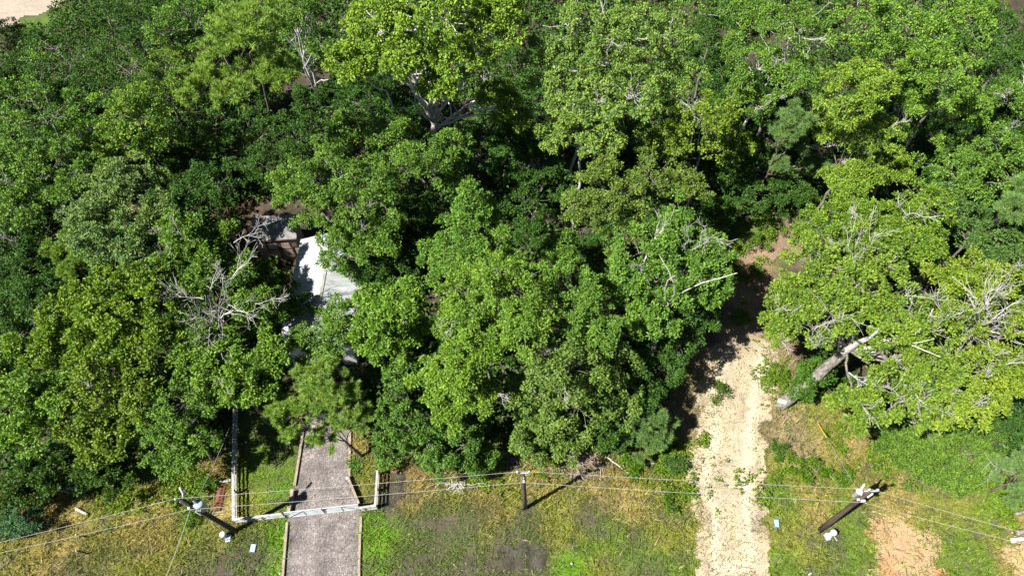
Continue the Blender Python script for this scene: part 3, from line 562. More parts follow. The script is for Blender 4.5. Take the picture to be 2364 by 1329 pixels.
tree('broad', 'deep green shaded tree between the willow-like tree and the bushy young pine', 'D', [(1440, 850, 55, 5.5), (1400, 1000, 48, 3), (1470, 910, 48, 4.5)], skirt=True)
tree('pine', 'bushy young pine at the left edge of the sandy track', 'B', [(1490, 965, 50, 3.6, 0.8), (1475, 1005, 42, 2.4, 0.8), (1515, 1000, 36, 2.6, 0.8)], base=(1487, 1035), group='pines in the woodland', dens=1.1)
OAK = (0.215, 0.305, 0.035)
tree('broad', 'huge leaning oak right of the sandy track, its heavy grey trunk exposed', (0.165, 0.265, 0.035),
     [(1900, 620, 85, 9.5, 0.6), (1830, 690, 62, 8, 0.6), (1800, 750, 48, 7, 0.6), (1990, 680, 85, 10, 0.6), (1900, 740, 70, 8.5, 0.6), (2090, 740, 85, 10, 0.6), (2060, 830, 80, 8.5, 0.6), (2150, 860, 72, 8.5, 0.6), (2010, 590, 70, 10, 0.6), (1980, 940, 52, 6, 0.6), (2080, 920, 62, 7, 0.6)],
     base=(1800, 935), fork=(1955, 805, 5.6), trunk_r=0.36, dens=0.85, bare=9, name='oak_tree', cat='tree',
     bares=[(1945, 812, 5.4, 2005, 768, 8.2, 0.26, 1), (1950, 808, 5.6, 2045, 798, 7.8, 0.17, 2), (1935, 810, 6, 1955, 755, 9, 0.05, 2), (1960, 860, 6, 2000, 900, 7.5, 0.055, 2), (1890, 795, 6.5, 1860, 795, 8.5, 0.055, 2), (2080, 690, 10, 2100, 650, 12, 0.045, 3), (1980, 680, 9.5, 1960, 560, 12, 0.045, 3), (2100, 890, 7.5, 2130, 930, 9, 0.04, 3), (1990, 930, 6, 2010, 970, 7.5, 0.05, 2), (1790, 720, 7, 1780, 700, 9, 0.04, 3)])
tree('broad', 'sunny olive oak on the far side of the leaning oak, beside the clearing', (0.165, 0.265, 0.030), [(1960, 500, 72, 9.5, 0.6), (1880, 540, 60, 8, 0.6), (2030, 510, 70, 9.5, 0.6), (2130, 480, 72, 10, 0.6), (2100, 560, 70, 9.5, 0.6)], bare=5, name='oak_tree', bares=[(2080, 520, 9, 2110, 470, 11.5, 0.08, 3), (1975, 620, 8, 1980, 560, 11, 0.08, 3)])
tree('broad', 'yellow-tipped oak at the right edge with a gap of twisted white limbs', OAK, [(2200, 650, 72, 10, 0.6), (2290, 660, 80, 10, 0.6), (2330, 760, 72, 9.5, 0.6), (2180, 740, 55, 9.5, 0.6), (2280, 850, 70, 8.5, 0.6), (2340, 880, 60, 8, 0.6), (2250, 930, 62, 7.5, 0.6), (2190, 950, 50, 7, 0.6)], bare=9, name='oak_tree', trunk_r=0.3, dens=0.85,
     bares=[(2235, 790, 6.5, 2240, 720, 10.5, 0.14, 3), (2235, 780, 8, 2150, 740, 10.5, 0.065, 3), (2235, 780, 8, 2290, 740, 10.5, 0.065, 3), (2230, 770, 8, 2260, 670, 11, 0.05, 3), (2170, 1000, 4, 2150, 900, 8, 0.05, 3)])
tree('broad', 'dark blue-green crown at the right edge between the fresh green tree and the yellow-tipped oak', (0.10, 0.185, 0.04), [(2240, 540, 70, 7.5), (2320, 580, 62, 8), (2180, 480, 45, 7)], bare=2)
tree('pine', 'pine with a slanting trunk at the right edge above the oaks', 'B', [(2335, 480, 42, 10.5, 0.7), (2370, 440, 36, 11, 0.7)], base=(2250, 560), trunk_r=0.12, group='pines in the woodland')
tree('shrub', 'round dark green bush tucked against the leaning oak trunk', (0.075, 0.165, 0.02), [(1880, 865, 45, 2.6, 0.8), (1850, 895, 28, 1.8, 0.8)], cat='shrub', skirt=True, group=None)
tree('shrub', 'broad mound of vines and brambles at the foot of the yellow-tipped oak', 'V', [(2120, 1050, 75, 1.0, 0.45), (2210, 1050, 85, 1.2, 0.45), (2290, 1040, 62, 1.2, 0.45), (2160, 1000, 60, 1.4, 0.45), (2070, 1010, 45, 0.9, 0.45), (2200, 1090, 50, 0.7, 0.4)], cat='bush', skirt=True, leaf=0.85, dens=1.3, name='bramble_mound', bares=[(2160, 1030, 1.5, 2140, 990, 2.6, 0.03, 2), (2270, 1040, 1.5, 2280, 1080, 2.2, 0.025, 2)], group=None)
tree('pine', 'feathery grey-green pine at the right edge by the clay bank', 'B', [(2335, 1100, 42, 2.8, 0.7), (2350, 1150, 36, 1.8, 0.7), (2380, 1070, 40, 3.4, 0.7)], group='pines in the woodland')
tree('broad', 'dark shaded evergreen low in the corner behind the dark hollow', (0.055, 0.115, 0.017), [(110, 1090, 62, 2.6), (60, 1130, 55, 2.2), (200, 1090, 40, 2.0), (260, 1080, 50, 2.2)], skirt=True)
tree('shrub', 'blue-green cedar bush at the left edge under the wires', 'C', [(55, 1195, 45, 1.1, 0.8), (25, 1215, 32, 0.8, 0.8)], cat='shrub', leaf=0.7, dens=1.3, skirt=True, group=None, name='cedar_bush')
# small bushes in the clearing
for (px, py, r, z, t, lb) in [(1805, 1040, 20, 0.35, (0.07, 0.165, 0.012), 'small dark green bush on the right edge of the sandy track'),
                              (1545, 1155, 15, 0.3, (0.07, 0.16, 0.015), 'small spiky bush in the grass left of the sandy track'),
                              (1560, 1075, 26, 0.45, (0.085, 0.17, 0.03), 'leafy bush between the young pine and the power line'),
                              (1460, 1075, 18, 0.35, (0.10, 0.20, 0.015), 'small bright bush beside the brush pile'),
                              (1790, 870, 22, 0.4, (0.12, 0.21, 0.02), 'low bright bush near the foot of the leaning oak'),
                              (1835, 905, 22, 0.6, (0.13, 0.20, 0.03), 'yellowish bush growing against the foot of the leaning oak'),
                              (1660, 905, 18, 0.3, (0.08, 0.15, 0.02), 'low bush in the shade at the left edge of the sandy track'),
                              (1838, 1085, 24, 0.35, (0.11, 0.21, 0.014), 'fresh green bush below the small dark bush by the track'),
                              (1880, 1085, 26, 0.35, (0.105, 0.2, 0.016), 'fresh green bush nearest the yellow guy guard'),
                              (1945, 1095, 16, 0.3, (0.11, 0.21, 0.014), 'small bright bush close behind the right power pole'),
                              (1735, 565, 26, 0.5, (0.10, 0.19, 0.02), 'low bush at the shaded head of the sandy track, nearest the oak twigs'),
                              (1775, 525, 28, 0.5, (0.11, 0.20, 0.02), 'low bush at the shaded head of the sandy track, below the dark understorey tree'),
                              (1850, 470, 30, 0.6, (0.11, 0.21, 0.018), 'bright bush in the sun patch below the brightest tree above the clearing'),
                              (1760, 630, 22, 0.4, (0.09, 0.17, 0.02), 'low bush on the right side of the shaded part of the track'),
                              (480, 1120, 14, 0.3, (0.10, 0.19, 0.02), 'small weedy bush behind the transformer pole'),
                              (440, 1200, 18, 0.25, (0.10, 0.2, 0.012), 'bright weedy clump in the dry grass below the transformer pole')]:
    tree('shrub', lb, t, [(px, py, r, z, 0.7)], cat='bush', name='low_bush', skirt=True, leaf=0.75, dens=0.7, group='low bushes of the clearing')

# saplings in the shade between the big crowns: three kinds of crown, copied
protos = []
for q in range(3):
    NTk = NT[0]
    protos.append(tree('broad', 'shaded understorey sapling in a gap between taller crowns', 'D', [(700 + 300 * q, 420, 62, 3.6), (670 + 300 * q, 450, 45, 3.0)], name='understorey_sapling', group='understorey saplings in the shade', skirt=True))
SPOTS = [(40, 240), (20, 330), (60, 380), (190, 250), (160, 350), (30, 450), (240, 400), (130, 480), (30, 540), (120, 700), (40, 740), (60, 640), (620, 210), (450, 110), (1700, 20), (1640, 150), (1660, 240), (2050, 250), (2280, 220), (2200, 300), (2340, 330), (1760, 280), (350, 560), (300, 640), (1390, 600), (850, 640), (950, 560), (2180, 440), (2330, 980), (1430, 320), (1560, 400), (880, 210), (560, 240)]
rs = np.random.RandomState(77)
for q, (px, py) in enumerate(SPOTS):
    src = protos[q % 3]; o = src if q < 3 else src.copy()
    if q >= 3:
        COL.objects.link(o)
        for ch in list(src.children):
            c = ch.copy(); COL.objects.link(c); c.parent = o
    o.location = tuple(at(px, py, 2.5) * [1, 1, 0]); o.rotation_euler = (0, 0, rs.rand() * 6.28); k = 0.8 + 0.5 * rs.rand(); o.scale = (k, k, k * (0.9 + 0.3 * rs.rand()))
open('/tmp/leafcount', 'w').write(str(sum(NT[1:])))
# ------------------------------------------------------------------ undergrowth and grass (nobody could count it)
rs = np.random.RandomState(3)
FOREST = px_poly([(-200, 1180), (60, 1190), (250, 1120), (420, 1090), (520, 1060), (535, 950), (640, 900), (690, 850), (800, 900), (830, 1040), (870, 1060), (1000, 1090), (1200, 1070), (1420, 1050), (1560, 960), (1570, 850), (1650, 720), (1690, 520), (1850, 500), (1830, 800), (1900, 920), (2040, 1020), (2300, 1080), (2500, 1050), (2500, 0), (1600, -150), (160, -20), (100, 70), (-200, 90)])
N = 70000
x = rs.uniform(-52, 52, N); y = rs.uniform(5, 92, N)
HOUSE_PX = px_poly([(560, 470), (860, 470), (870, 860), (660, 860), (650, 620), (560, 600)])
k = (sdist(x, y, FOREST) > 0.4) & (sdist(x, y, HOUSE_PX) < 0) & (fbm(x * 0.22, y * 0.22) > 0.30)
x, y = x[k], y[k]
T = np.stack([x, y, 0.15 + 1.5 * rs.rand(len(x)) ** 1.5 * np.clip((fbm(x * 0.5 + 7, y * 0.5) - 0.3) * 4, 0.1, 1)], 1)
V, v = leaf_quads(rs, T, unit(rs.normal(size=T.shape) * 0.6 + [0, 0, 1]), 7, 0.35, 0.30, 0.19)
ug = np_mesh('undergrowth', V, np.arange(len(V)).reshape(-1, 4), M_LEAF, attrs={'v': v}); ug.color = (0.06, 0.13, 0.022, 1)  # green darkened to paint in the deep shade of the hollows
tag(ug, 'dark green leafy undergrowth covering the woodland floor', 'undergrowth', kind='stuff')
# leafy weeds in the right clearing and along the edges
WEED = [(1800, 890, 60), (1830, 1100, 60), (1900, 1000, 70), (1950, 1050, 60), (2010, 1080, 60), (1780, 520, 60), (1730, 540, 60), (1720, 640, 60), (1700, 580, 50), (1720, 730, 50), (1850, 450, 60), (1540, 1060, 60), (1480, 1060, 50), (2290, 1130, 50), (2330, 1210, 30), (1890, 960, 50), (1590, 1150, 40), (1130, 1090, 50), (430, 1130, 60), (300, 1130, 60), (1260, 1070, 40), (1620, 1020, 20), (1700, 1100, 30), (1760, 1150, 20)]
TT = []
for px, py, r in WEED:
    c = at(px, py); n = int(r * (3.5 if 1780 < px < 2020 and py > 940 else 6) if r > 30 else r * 2); rr = r * mpp(c); a = rs.normal(size=(n, 2)) * rr * 0.55
    q = np.concatenate([c[:2] + a, 0.05 + 0.22 * rs.rand(n, 1)], 1); TT.append(q[fbm(q[:, 0] * 0.9, q[:, 1] * 0.9) > 0.52])
T = np.concatenate(TT)
V, v = leaf_quads(rs, T, unit(rs.normal(size=T.shape) * 0.6 + [0, 0, 1]), 7, 0.16, 0.16, 0.10)
wd = np_mesh('weeds', V, np.arange(len(V)).reshape(-1, 4), M_LEAF, attrs={'v': v}); wd.color = (0.135, 0.225, 0.018, 1)
tag(wd, 'low leafy weeds in the clearing and along the wood edge', 'weeds', kind='stuff')
# grass blades
N = 640000
x = rs.uniform(-46, 46, N); y = rs.uniform(2.0, 24, N)
PUD = [px_poly(p) for p in ([(1130, 1300), (1150, 1265), (1210, 1252), (1262, 1268), (1258, 1300), (1200, 1315)], [(955, 1205), (1000, 1195), (1060, 1200), (1100, 1185), (1110, 1215), (1060, 1235), (975, 1225)], [(895, 1085), (940, 1085), (945, 1150), (900, 1180), (880, 1150)])]
dens = np.clip(0.25 + 1.5 * (fbm(x * 1.1, y * 1.1) - 0.28), 0.08, 1)
dd_ = sdist(x, y, DRIVE); dens *= np.where(dd_ > -0.12, np.clip(0.22 * np.exp(-np.maximum(dd_, 0) / 0.3) - 0.02, 0, 1) * (fbm(x * 1.7, y * 1.7) > 0.48), 1)
tk = sdist(x, y, TRACK) + 1.5 * (fbm(x * 1.2, y * 1.2) - 0.5); dens *= np.where(tk > 0, np.clip(0.45 - 0.20 * tk, 0.12, 1), 1)
for pl in (CLAY, CLAY2): dens *= np.where(sdist(x, y, pl) + 1.8 * (fbm(x * 1.2, y * 1.2) - 0.5) > 0, np.clip(0.5 - 0.30 * sdist(x, y, pl), 0.14, 1), 1)
for pl in PUD: dens *= np.where(sdist(x, y, pl) + 1.2 * (fbm(x * 1.6, y * 1.6) - 0.5) > -0.1, 0.35, 1)
c = cover(x, y); mud = np.clip(1 - (c.sum(1) - 0.12) / 0.16, 0, 1); dens *= 1 - 0.72 * mud
dens *= np.where((sdist(x, y, FOREST) > 1.5), 0.25, 1)
LAWN = px_poly([(545, 1205), (545, 930), (700, 930), (668, 1195)]); dens = np.where(sdist(x, y, LAWN) > 0, np.minimum(1, dens * 1.5), dens); RACK = px_poly([(497, 1100), (535, 1098), (535, 1195), (497, 1200)]); dens *= np.where(sdist(x, y, RACK) > -0.05, 0.1, 1); mown = sdist(x, y, LAWN) > 0
k = rs.rand(N) < dens; mown = mown[k]; x, y, c, mud = x[k], y[k], c[k], mud[k]; n = len(x)
clump = fbm(x * 3.1 + 5, y * 3.1, 2)
h = (0.05 + 0.15 * rs.rand(n) ** 1.5) * (0.6 + 0.9 * clump); 
h[mown] *= 0.45; tall = np.clip((c[:, 0] - 0.10) / 0.10, 0, 1); h *= 1 + 0.5 * tall
a = rs.rand(n) * 2 * PI; ln = (0.04 + h) * (0.5 + 0.9 * rs.rand(n))
p = np.stack([x, y, np.zeros(n)], 1); t = p + np.stack([np.cos(a) * ln, np.sin(a) * ln, h], 1)
big_ = 1 + 0.7 * ((rs.rand(n) < 0.2) & (tk[k] <= 0)); t = p + (t - p) * big_[:, None]
wv = np.stack([-np.sin(a), np.cos(a), np.zeros(n)], 1) * (0.016 + 0.022 * rs.rand(n))[:, None] * (0.6 + 0.4 * big_)[:, None]
V = np.stack([p - wv, p + wv, t], 1).reshape(-1, 3)
gcol = np.array((0.10, 0.17, 0.018)) * (0.35 + 0.65 * mud)[:, None] + c * (1 - mud)[:, None] * 0.85
gcol = gcol * (0.55 + 1.05 * rs.rand(n, 1)) ; dry = rs.rand(n) < np.clip((c[:, 0] - 0.08) * 1.2, 0.03, 0.22); lit_ = tk[k] > 0; dry |= lit_ & (rs.rand(n) < 0.86); h[lit_] *= 0.35; gcol[dry] = np.array((0.38, 0.31, 0.15)) * (0.6 + 0.5 * rs.rand(int(dry.sum()), 1))
gr = np_mesh('grass', V, np.arange(n * 3).reshape(-1, 3), M_GRASS, cols={'col': np.repeat(gcol, 3, 0)})
tag(gr, 'rough grass, green and straw coloured, along the verge and the clearing', 'grass', kind='stuff')

# fallen leaves on the drive, the track and the shaded ground
N = 9000; x = rs.uniform(-34, 30, N); y = rs.uniform(4, 34, N)
k = (sdist(x, y, DRIVE) > 0.1) & (rs.rand(N) < np.clip((y - 8) / 8, 0.12, 1)) | (sdist(x, y, TRACK) > 0.1) & (rs.rand(N) < 0.5) | (sdist(x, y, FOREST) > 0) & (rs.rand(N) < 0.3)
T = np.stack([x[k], y[k], np.full(k.sum(), 0.03)], 1)
V, v = leaf_quads(rs, T, np.tile([[0, 0, 1.0]], (len(T), 1)), 1, 0.02, 0.11, 0.07, upw=2.0); V[:, 2] = 0.02 + 0.02 * np.abs(V[:, 2])
lt = np_mesh('leaf_litter', V, np.arange(len(V)).reshape(-1, 4), M_LEAF, attrs={'v': v}); lt.color = (0.15, 0.09, 0.045, 1)
tag(lt, 'brown fallen leaves scattered on the drive and the track', 'leaf litter', kind='stuff')
# ------------------------------------------------------------------ power poles and wires
PH = 6.85
def local(p, b): return np.asarray(p) - b
def pole(base, top, label, kind, mat, r=0.135):
    b = at(*base); t = at(*top, PH); root = empty('utility_pole', b, label, 'utility pole', 'power poles along the verge')
    ax = unit(t - b); L = np.linalg.norm(t - b)
    f = lambda z: b + ax * (L * z / PH)
    m = MB(); m.lathe(f(-0.1), t, [(0, r * 1.12), (0.3, r * 1.02), (0.7, r * 0.9), (1, r * 0.78)], 14); m.build('shaft', mat, root, True, b)
    def insulator(p, d=np.array([0, 0, 1.0]), s=1.0):
        q = MB(); q.lathe(p, p + d * 0.30 * s, [(0, 0.03), (0.1, 0.08), (0.3, 0.045), (0.36, 0.095), (0.55, 0.05), (0.62, 0.095), (0.85, 0.05), (1.0, 0.045)], 12); q.build('insulator', M_PORC, root, True, b)
    return root, b, f, ax, insulator, t
# middle pole: short bracket with two ring-topped insulators
rt, b, f, ax, ins, t = pole((1212, 1173), (1208, 1091), 'slim dark power pole with two white insulators, between the drive and the sandy track', 'mid', M_POLE, 0.115)
m = MB(); m.beam(t + [-0.36, 0, -0.02], t + [0.36, 0, -0.02], 0.07, 0.06); m.build('crossarm', M_STEEL, rt, off=b)
ins(t + [-0.33, 0, 0.02]); ins(t + [0.33, 0, 0.02])
m = MB(); m.box(f(PH - 1.05) + [0, -0.14, 0], (0.10, 0.14, 0.16)); m.box(f(PH - 0.55) + [0, -0.12, 0], (0.06, 0.08, 0.08)); m.build('clamp', M_PORC, rt, off=b)
m = MB(); m.path([f(PH - 0.6) + [0.1, 0.06, 0], f(3) + [0.12, 0.05, 0], f(0.1) + [0.135, 0.03, 0]], 0.012, 4); m.build('ground_wire', M_WIRE, rt, off=b)
MID_TOP, MID_N = t + [0, 0, 0.28], f(PH - 1.05) + [0, -0.2, 0]
# left pole: transformer, cutout, conduit strip
rt, b, f, ax, ins, t = pole((545, 1226), (418, 1153), 'black power pole carrying a pale blue transformer can, by the white fence corner', 'left', M_POLED, 0.15)
m = MB(); m.path([f(z) + [-0.13, -0.07, 0] for z in (0.0, 1.5, 3.0, 4.5, 5.4, PH - 0.15)], 0.03, 6); m.build('conduit', M_STEEL, rt, off=b)
tc0 = f(PH - 1.35) + np.array([0.42, 0.05, 0])
m = MB(); m.lathe(tc0 + [0, 0, -0.45], tc0 + [0, 0, 0.45], [(0, 0.20), (0.05, 0.26), (0.9, 0.26), (0.93, 0.28), (0.97, 0.28), (1, 0.20)], 18); tcn = m.build('transformer_can', M_CAN, rt, True, b)
m = MB(); m.box(f(PH - 1.15) + [0.16, 0.02, 0], (0.14, 0.2, 0.08)); m.box(f(PH - 1.6) + [0.16, 0.02, 0], (0.14, 0.2, 0.08)); m.build('bracket', M_STEEL, rt, off=b)
q = MB(); q.lathe(tc0 + [-0.1, 0.05, 0.45], tc0 + [-0.16, 0.1, 0.85], [(0, 0.05), (0.2, 0.09), (0.35, 0.05), (0.5, 0.09), (0.65, 0.05), (0.8, 0.08), (1, 0.03)], 10); q.build('bushing', M_PORC, tcn, True).location = tuple(-b)
for i in range(3):
    q = MB(); q.cyl(tc0 + [-0.12 + 0.12 * i, -0.25, 0.15], tc0 + [-0.12 + 0.12 * i, -0.36, 0.17], 0.035, 0.02, 8); q.build('terminal', M_PORC, tcn, True).location = tuple(-b)
ins(t + [-0.22, -0.02, 0.02], s=0.9)
m = MB(); m.beam(t + [-0.25, -0.02, -0.02], t + [0.05, 0.0, -0.05], 0.07, 0.06); m.build('crossarm', M_STEEL, rt, off=b)
q = MB(); q.path([t + [0.0, 0.05, -0.15], t + [0.05, 0.35, 0.1]], 0.04, 6); q.lathe(t + [0.05, 0.33, 0.0], t + [-0.02, 0.55, 0.5], [(0, 0.05), (0.15, 0.085), (0.3, 0.05), (0.45, 0.085), (0.6, 0.05), (0.75, 0.085), (1, 0.04)], 10); q.build('fuse_cutout', M_PORC, rt, True, b)
q = MB(); q.path([t + [-0.02, 0.52, 0.45], t + [0.2, 0.4, 0.1], tc0 + [-0.16, 0.1, 0.85]], 0.014, 4); q.path([tc0 + [0.1, -0.36, 0.17], tc0 + [0.1, -0.5, -0.1], f(PH - 1.5) + [0.1, -0.25, 0], f(PH - 1.05) + [0, -0.2, 0]], 0.014, 4); q.build('jumper_wire', M_WIRE, rt, off=b)
m = MB(); m.box(f(PH - 1.05) + [-0.05, -0.16, 0], (0.13, 0.13, 0.16)); m.build('clamp', M_PORC, rt, off=b)
LEFT_TOP, LEFT_N = t + [-0.22, -0.02, 0.30], f(PH - 1.05) + [-0.05, -0.24, 0]
LEFT_S = f(PH - 1.3) + [-0.1, -0.15, 0]
# right pole
rt, b, f, ax, ins, t = pole((1893, 1223), (2008, 1133), 'stout brown power pole right of the sandy track, standing in grass by the clay bank', 'right', M_POLE, 0.155)
tc0 = f(PH - 0.9) + np.array([-0.30, 0.18, 0.1])
m = MB(); m.lathe(tc0 + [0, 0, -0.42], tc0 + [0, 0, 0.38], [(0, 0.13), (0.05, 0.17), (0.9, 0.17), (0.94, 0.19), (0.98, 0.19), (1, 0.12)], 16); m.build('transformer_can', M_PORC, rt, True, b)
q = MB(); q.lathe(tc0 + [0.05, 0.05, 0.36], tc0 + [0.1, 0.25, 0.95], [(0, 0.06), (0.2, 0.11), (0.3, 0.06), (0.45, 0.10), (0.6, 0.05), (0.8, 0.08), (1, 0.03)], 10); q.build('fuse_cutout', M_PORC, rt, True, b)
m = MB(); m.box(f(PH - 0.7) + [-0.14, 0.1, 0], (0.16, 0.2, 0.08)); m.beam(t + [-0.3, 0, 0.0], t + [0.38, 0, 0.0], 0.07, 0.06); m.build('crossarm', M_STEEL, rt, off=b)
ins(t + [-0.12, 0.02, 0.04]); ins(t + [0.34, 0.0, 0.04])
q = MB(); q.lathe(f(PH - 0.75) + [0.18, -0.08, 0], f(PH - 0.2) + [0.26, -0.05, 0], [(0, 0.04), (0.2, 0.08), (0.35, 0.04), (0.5, 0.08), (0.65, 0.04), (0.8, 0.07), (1, 0.03)], 9); q.build('arrester', M_PORC, rt, True, b)
m = MB(); m.box(f(PH - 1.05) + [0.05, -0.18, 0], (0.22, 0.12, 0.16)); m.box(f(PH - 1.05) + [-0.2, -0.1, 0], (0.12, 0.12, 0.12)); m.build('clamp', M_PORC, rt, off=b)
RIGHT_TOP, RIGHT_N = t + [0.0, 0, 0.32], f(PH - 1.05) + [0.05, -0.26, 0]; RIGHT_G = f(PH - 0.9) + [-0.1, 0.1, 0]
def span(a, b, sag, n=18):
    a = np.asarray(a); b = np.asarray(b); u = np.linspace(0, 1, n)[:, None]
    return a + (b - a) * u - np.array([0, 0, 1.0]) * sag * 4 * u * (1 - u)
def ext(p, q, k): return q + (q - p) * k
def wire(name, pts, r, label, cat, mat=M_WIRE, group=None):
    pts = np.asarray(pts); c = pts.mean(0); m = MB(); m.path(list(pts), r, 5)
    o = m.build(name, mat, off=c); o.location = tuple(c); tag(o, label, cat, group); return o
E0, E1 = at(0, 1247, 6.9), at(2364, 1225, 6.9); E0 = ext(LEFT_TOP, E0, 0.6); E1 = ext(RIGHT_TOP, E1, 0.6)
wire('overhead_wire', np.concatenate([span(E0, LEFT_TOP, 0.25), span(LEFT_TOP, MID_TOP, 0.12)[1:], span(MID_TOP, RIGHT_TOP, 0.12)[1:], span(RIGHT_TOP, E1, 0.25)[1:]]), 0.0082, 'upper overhead wire strung over the insulators of all three poles', 'power line')
E0, E1 = at(0, 1271, 5.8), at(2364, 1250, 5.8); E0 = ext(LEFT_N, E0, 0.6); E1 = ext(RIGHT_N, E1, 0.6)
wire('overhead_wire', np.concatenate([span(E0, LEFT_N, 0.3), span(LEFT_N, MID_N, 0.15)[1:], span(MID_N, RIGHT_N, 0.15)[1:], span(RIGHT_N, E1, 0.3)[1:]]), 0.009, 'lower overhead wire clamped to the sides of all three poles', 'power line')
wire('service_wire', span(LEFT_S, at(355, 1400, 4.6), 0.15), 0.012, 'thin pale service wire running from the transformer pole towards the near verge', 'wire')
wire('service_wire', span(LEFT_S + [0.15, 0.2, 0.1], at(530, 985, 4.6), 0.2), 0.010, 'thin service wire from the transformer pole up into the trees by the fence', 'wire')
g0 = at(1886, 972); gtop = RIGHT_G; d = gtop - g0
wire('guy_wire', [g0 + d * u for u in np.linspace(0, 1, 8)], 0.011, 'thin guy wire bracing the right pole, with a yellow guard at its foot', 'guy wire', M_STEEL)
wire('guy_guard', [g0 + d * u for u in np.linspace(0.01, 0.25, 5)], 0.042, 'yellow plastic guard sleeved round the foot of the guy wire', 'guy guard', M_YELLOW)
g0 = at(1208, 1010); d = MID_TOP - [0, 0, 0.5] - g0
wire('guy_wire', [g0 + d * u for u in np.linspace(0, 1, 8)], 0.014, 'grey guy wire from the middle pole back to the wood edge', 'guy wire', M_STEEL)

# ------------------------------------------------------------------ meter boxes, pedestals and litter
def pedestal(px, py, label, s):
    b = at(px, py); root = empty('utility_pedestal', b, label, 'utility pedestal', 'white pedestals at the pole feet')
    m = MB(); m.box((0.22 * s, -0.08, 0.14), (0.34, 0.30, 0.28), 0.1); m.build('cabinet', M_CAN if s > 0 else M_PORC, root)
    m = MB(); m.lathe((0, 0, 0), (0, 0, 0.75), [(0, 0.17), (0.5, 0.165), (0.54, 0.20), (0.9, 0.20), (0.98, 0.16), (1, 0.05)], 16); m.build('cap', M_PORC, root, True)
    m = MB(); m.box((0.20 * s, -0.28, 0.05), (0.3, 0.10, 0.10), 0.15); m.build('conduit', M_PORC, root)
pedestal(522, 1238, 'white domed pedestal with a grey cabinet at the foot of the transformer pole', 1)
pedestal(1916, 1234, 'white domed pedestal with white fittings at the foot of the right pole', -1)
def meter(px, py, label):
    b = at(px, py); root = empty('meter_box', b, label, 'meter box', 'pale blue water meter boxes in the verge')
    m = MB(); m.box((0, 0, 0.05), (0.34, 0.50, 0.10), -0.03); m.build('rim', M_BLUERIM, root)
    m = MB(); m.box((0.0, 0.0, 0.112), (0.27, 0.43, 0.025), -0.03); m.box((0, 0.1, 0.128), (0.08, 0.05, 0.01)); m.build('lid', M_BLUE, root)
meter(585, 1265, 'pale blue water meter box in the grass below the fence corner'); meter(1792, 1208, 'pale blue water meter box at the right edge of the sandy track')
def small(name, px, py, label, cat, fn, mat):
    b = at(px, py); m = MB(); fn(m); o = m.build(name, mat, None, True); o.location = tuple(b); tag(o, label, cat)
small('marker_peg', 1319, 1301, 'small round white cap in bright grass near the grey puddle', 'marker peg', lambda m: m.lathe((0, 0, 0), (0, 0, 0.14), [(0, 0.07), (0.6, 0.075), (0.7, 0.10), (0.95, 0.09), (1, 0.03)], 12), M_WHITE)
small('marker_peg', 648, 1324, 'small white peg cap beside the left drive edging', 'marker peg', lambda m: m.lathe((0, 0, 0), (0, 0, 0.2), [(0, 0.05), (0.6, 0.055), (0.7, 0.08), (0.95, 0.07), (1, 0.03)], 12), M_WHITE)
small('litter', 1868, 1325, 'crumpled white litter in the grass right of the track', 'litter', lambda m: (m.box((0, 0, 0.06), (0.2, 0.12, 0.08), 0.6, 0.2), m.box((0.1, 0.05, 0.1), (0.12, 0.1, 0.06), 0.2, 0.5)), M_WHITE)
small('litter', 2236, 1266, 'thin white scrap of litter in the grass right of the clay patch', 'litter', lambda m: (m.box((0, 0, 0.05), (0.26, 0.06, 0.03), 0.7, 0.1), m.box((-0.12, -0.1, 0.05), (0.12, 0.05, 0.03), 0.9)), M_WHITE)

# ------------------------------------------------------------------ white fence and gate
FZ = 0.9
def fence(label, corners, posts, group='white rail fence beside the gate'):
    """corners: photo positions of the top rail; the fence stands straight below"""
    P = [at(x, y, FZ) for x, y in corners]; b = P[0] * [1, 1, 0]; root = empty('rail_fence', b, label, 'fence', group)
    for z, wd in ((FZ, 0.13), (0.56, 0.06), (0.22, 0.06)):
        for i in range(len(P) - 1):
            u = P[i] * [1, 1, 0] + [0, 0, z]; v = P[i + 1] * [1, 1, 0] + [0, 0, z - 0.002 * i]; e = unit(v - u)
            m = MB(); m.beam(u + e * (0.004 if i else -wd / 2), v + (e * wd / 2 if i < len(P) - 2 else 0), wd, 0.045 if z == FZ else 0.13); m.build('rail', M_WHITE, root, off=b)
    for x, y in posts:
        p = at(x, y, FZ - 0.04); m = MB(); m.box((p[0], p[1], FZ / 2 - 0.07), (0.115, 0.115, FZ - 0.02)); m.build('post', M_WHITE, root, off=b)
    return root
ys = [1196, 1130, 1070, 1015, 970, 930]
fence('long white rail fence left of the gravel drive, turning the corner to the gate', [(662, 1184), (538, 1198), (537, 1100), (540, 930)], [(658, 1184), (600, 1191)] + [(538, y) for y in ys], None)
fence('short white rail fence right of the gravel drive, running back under the trees', [(832, 1171), (866, 1166), (871, 1085)], [(838, 1170), (866, 1165), (869, 1125), (871, 1087)], None)
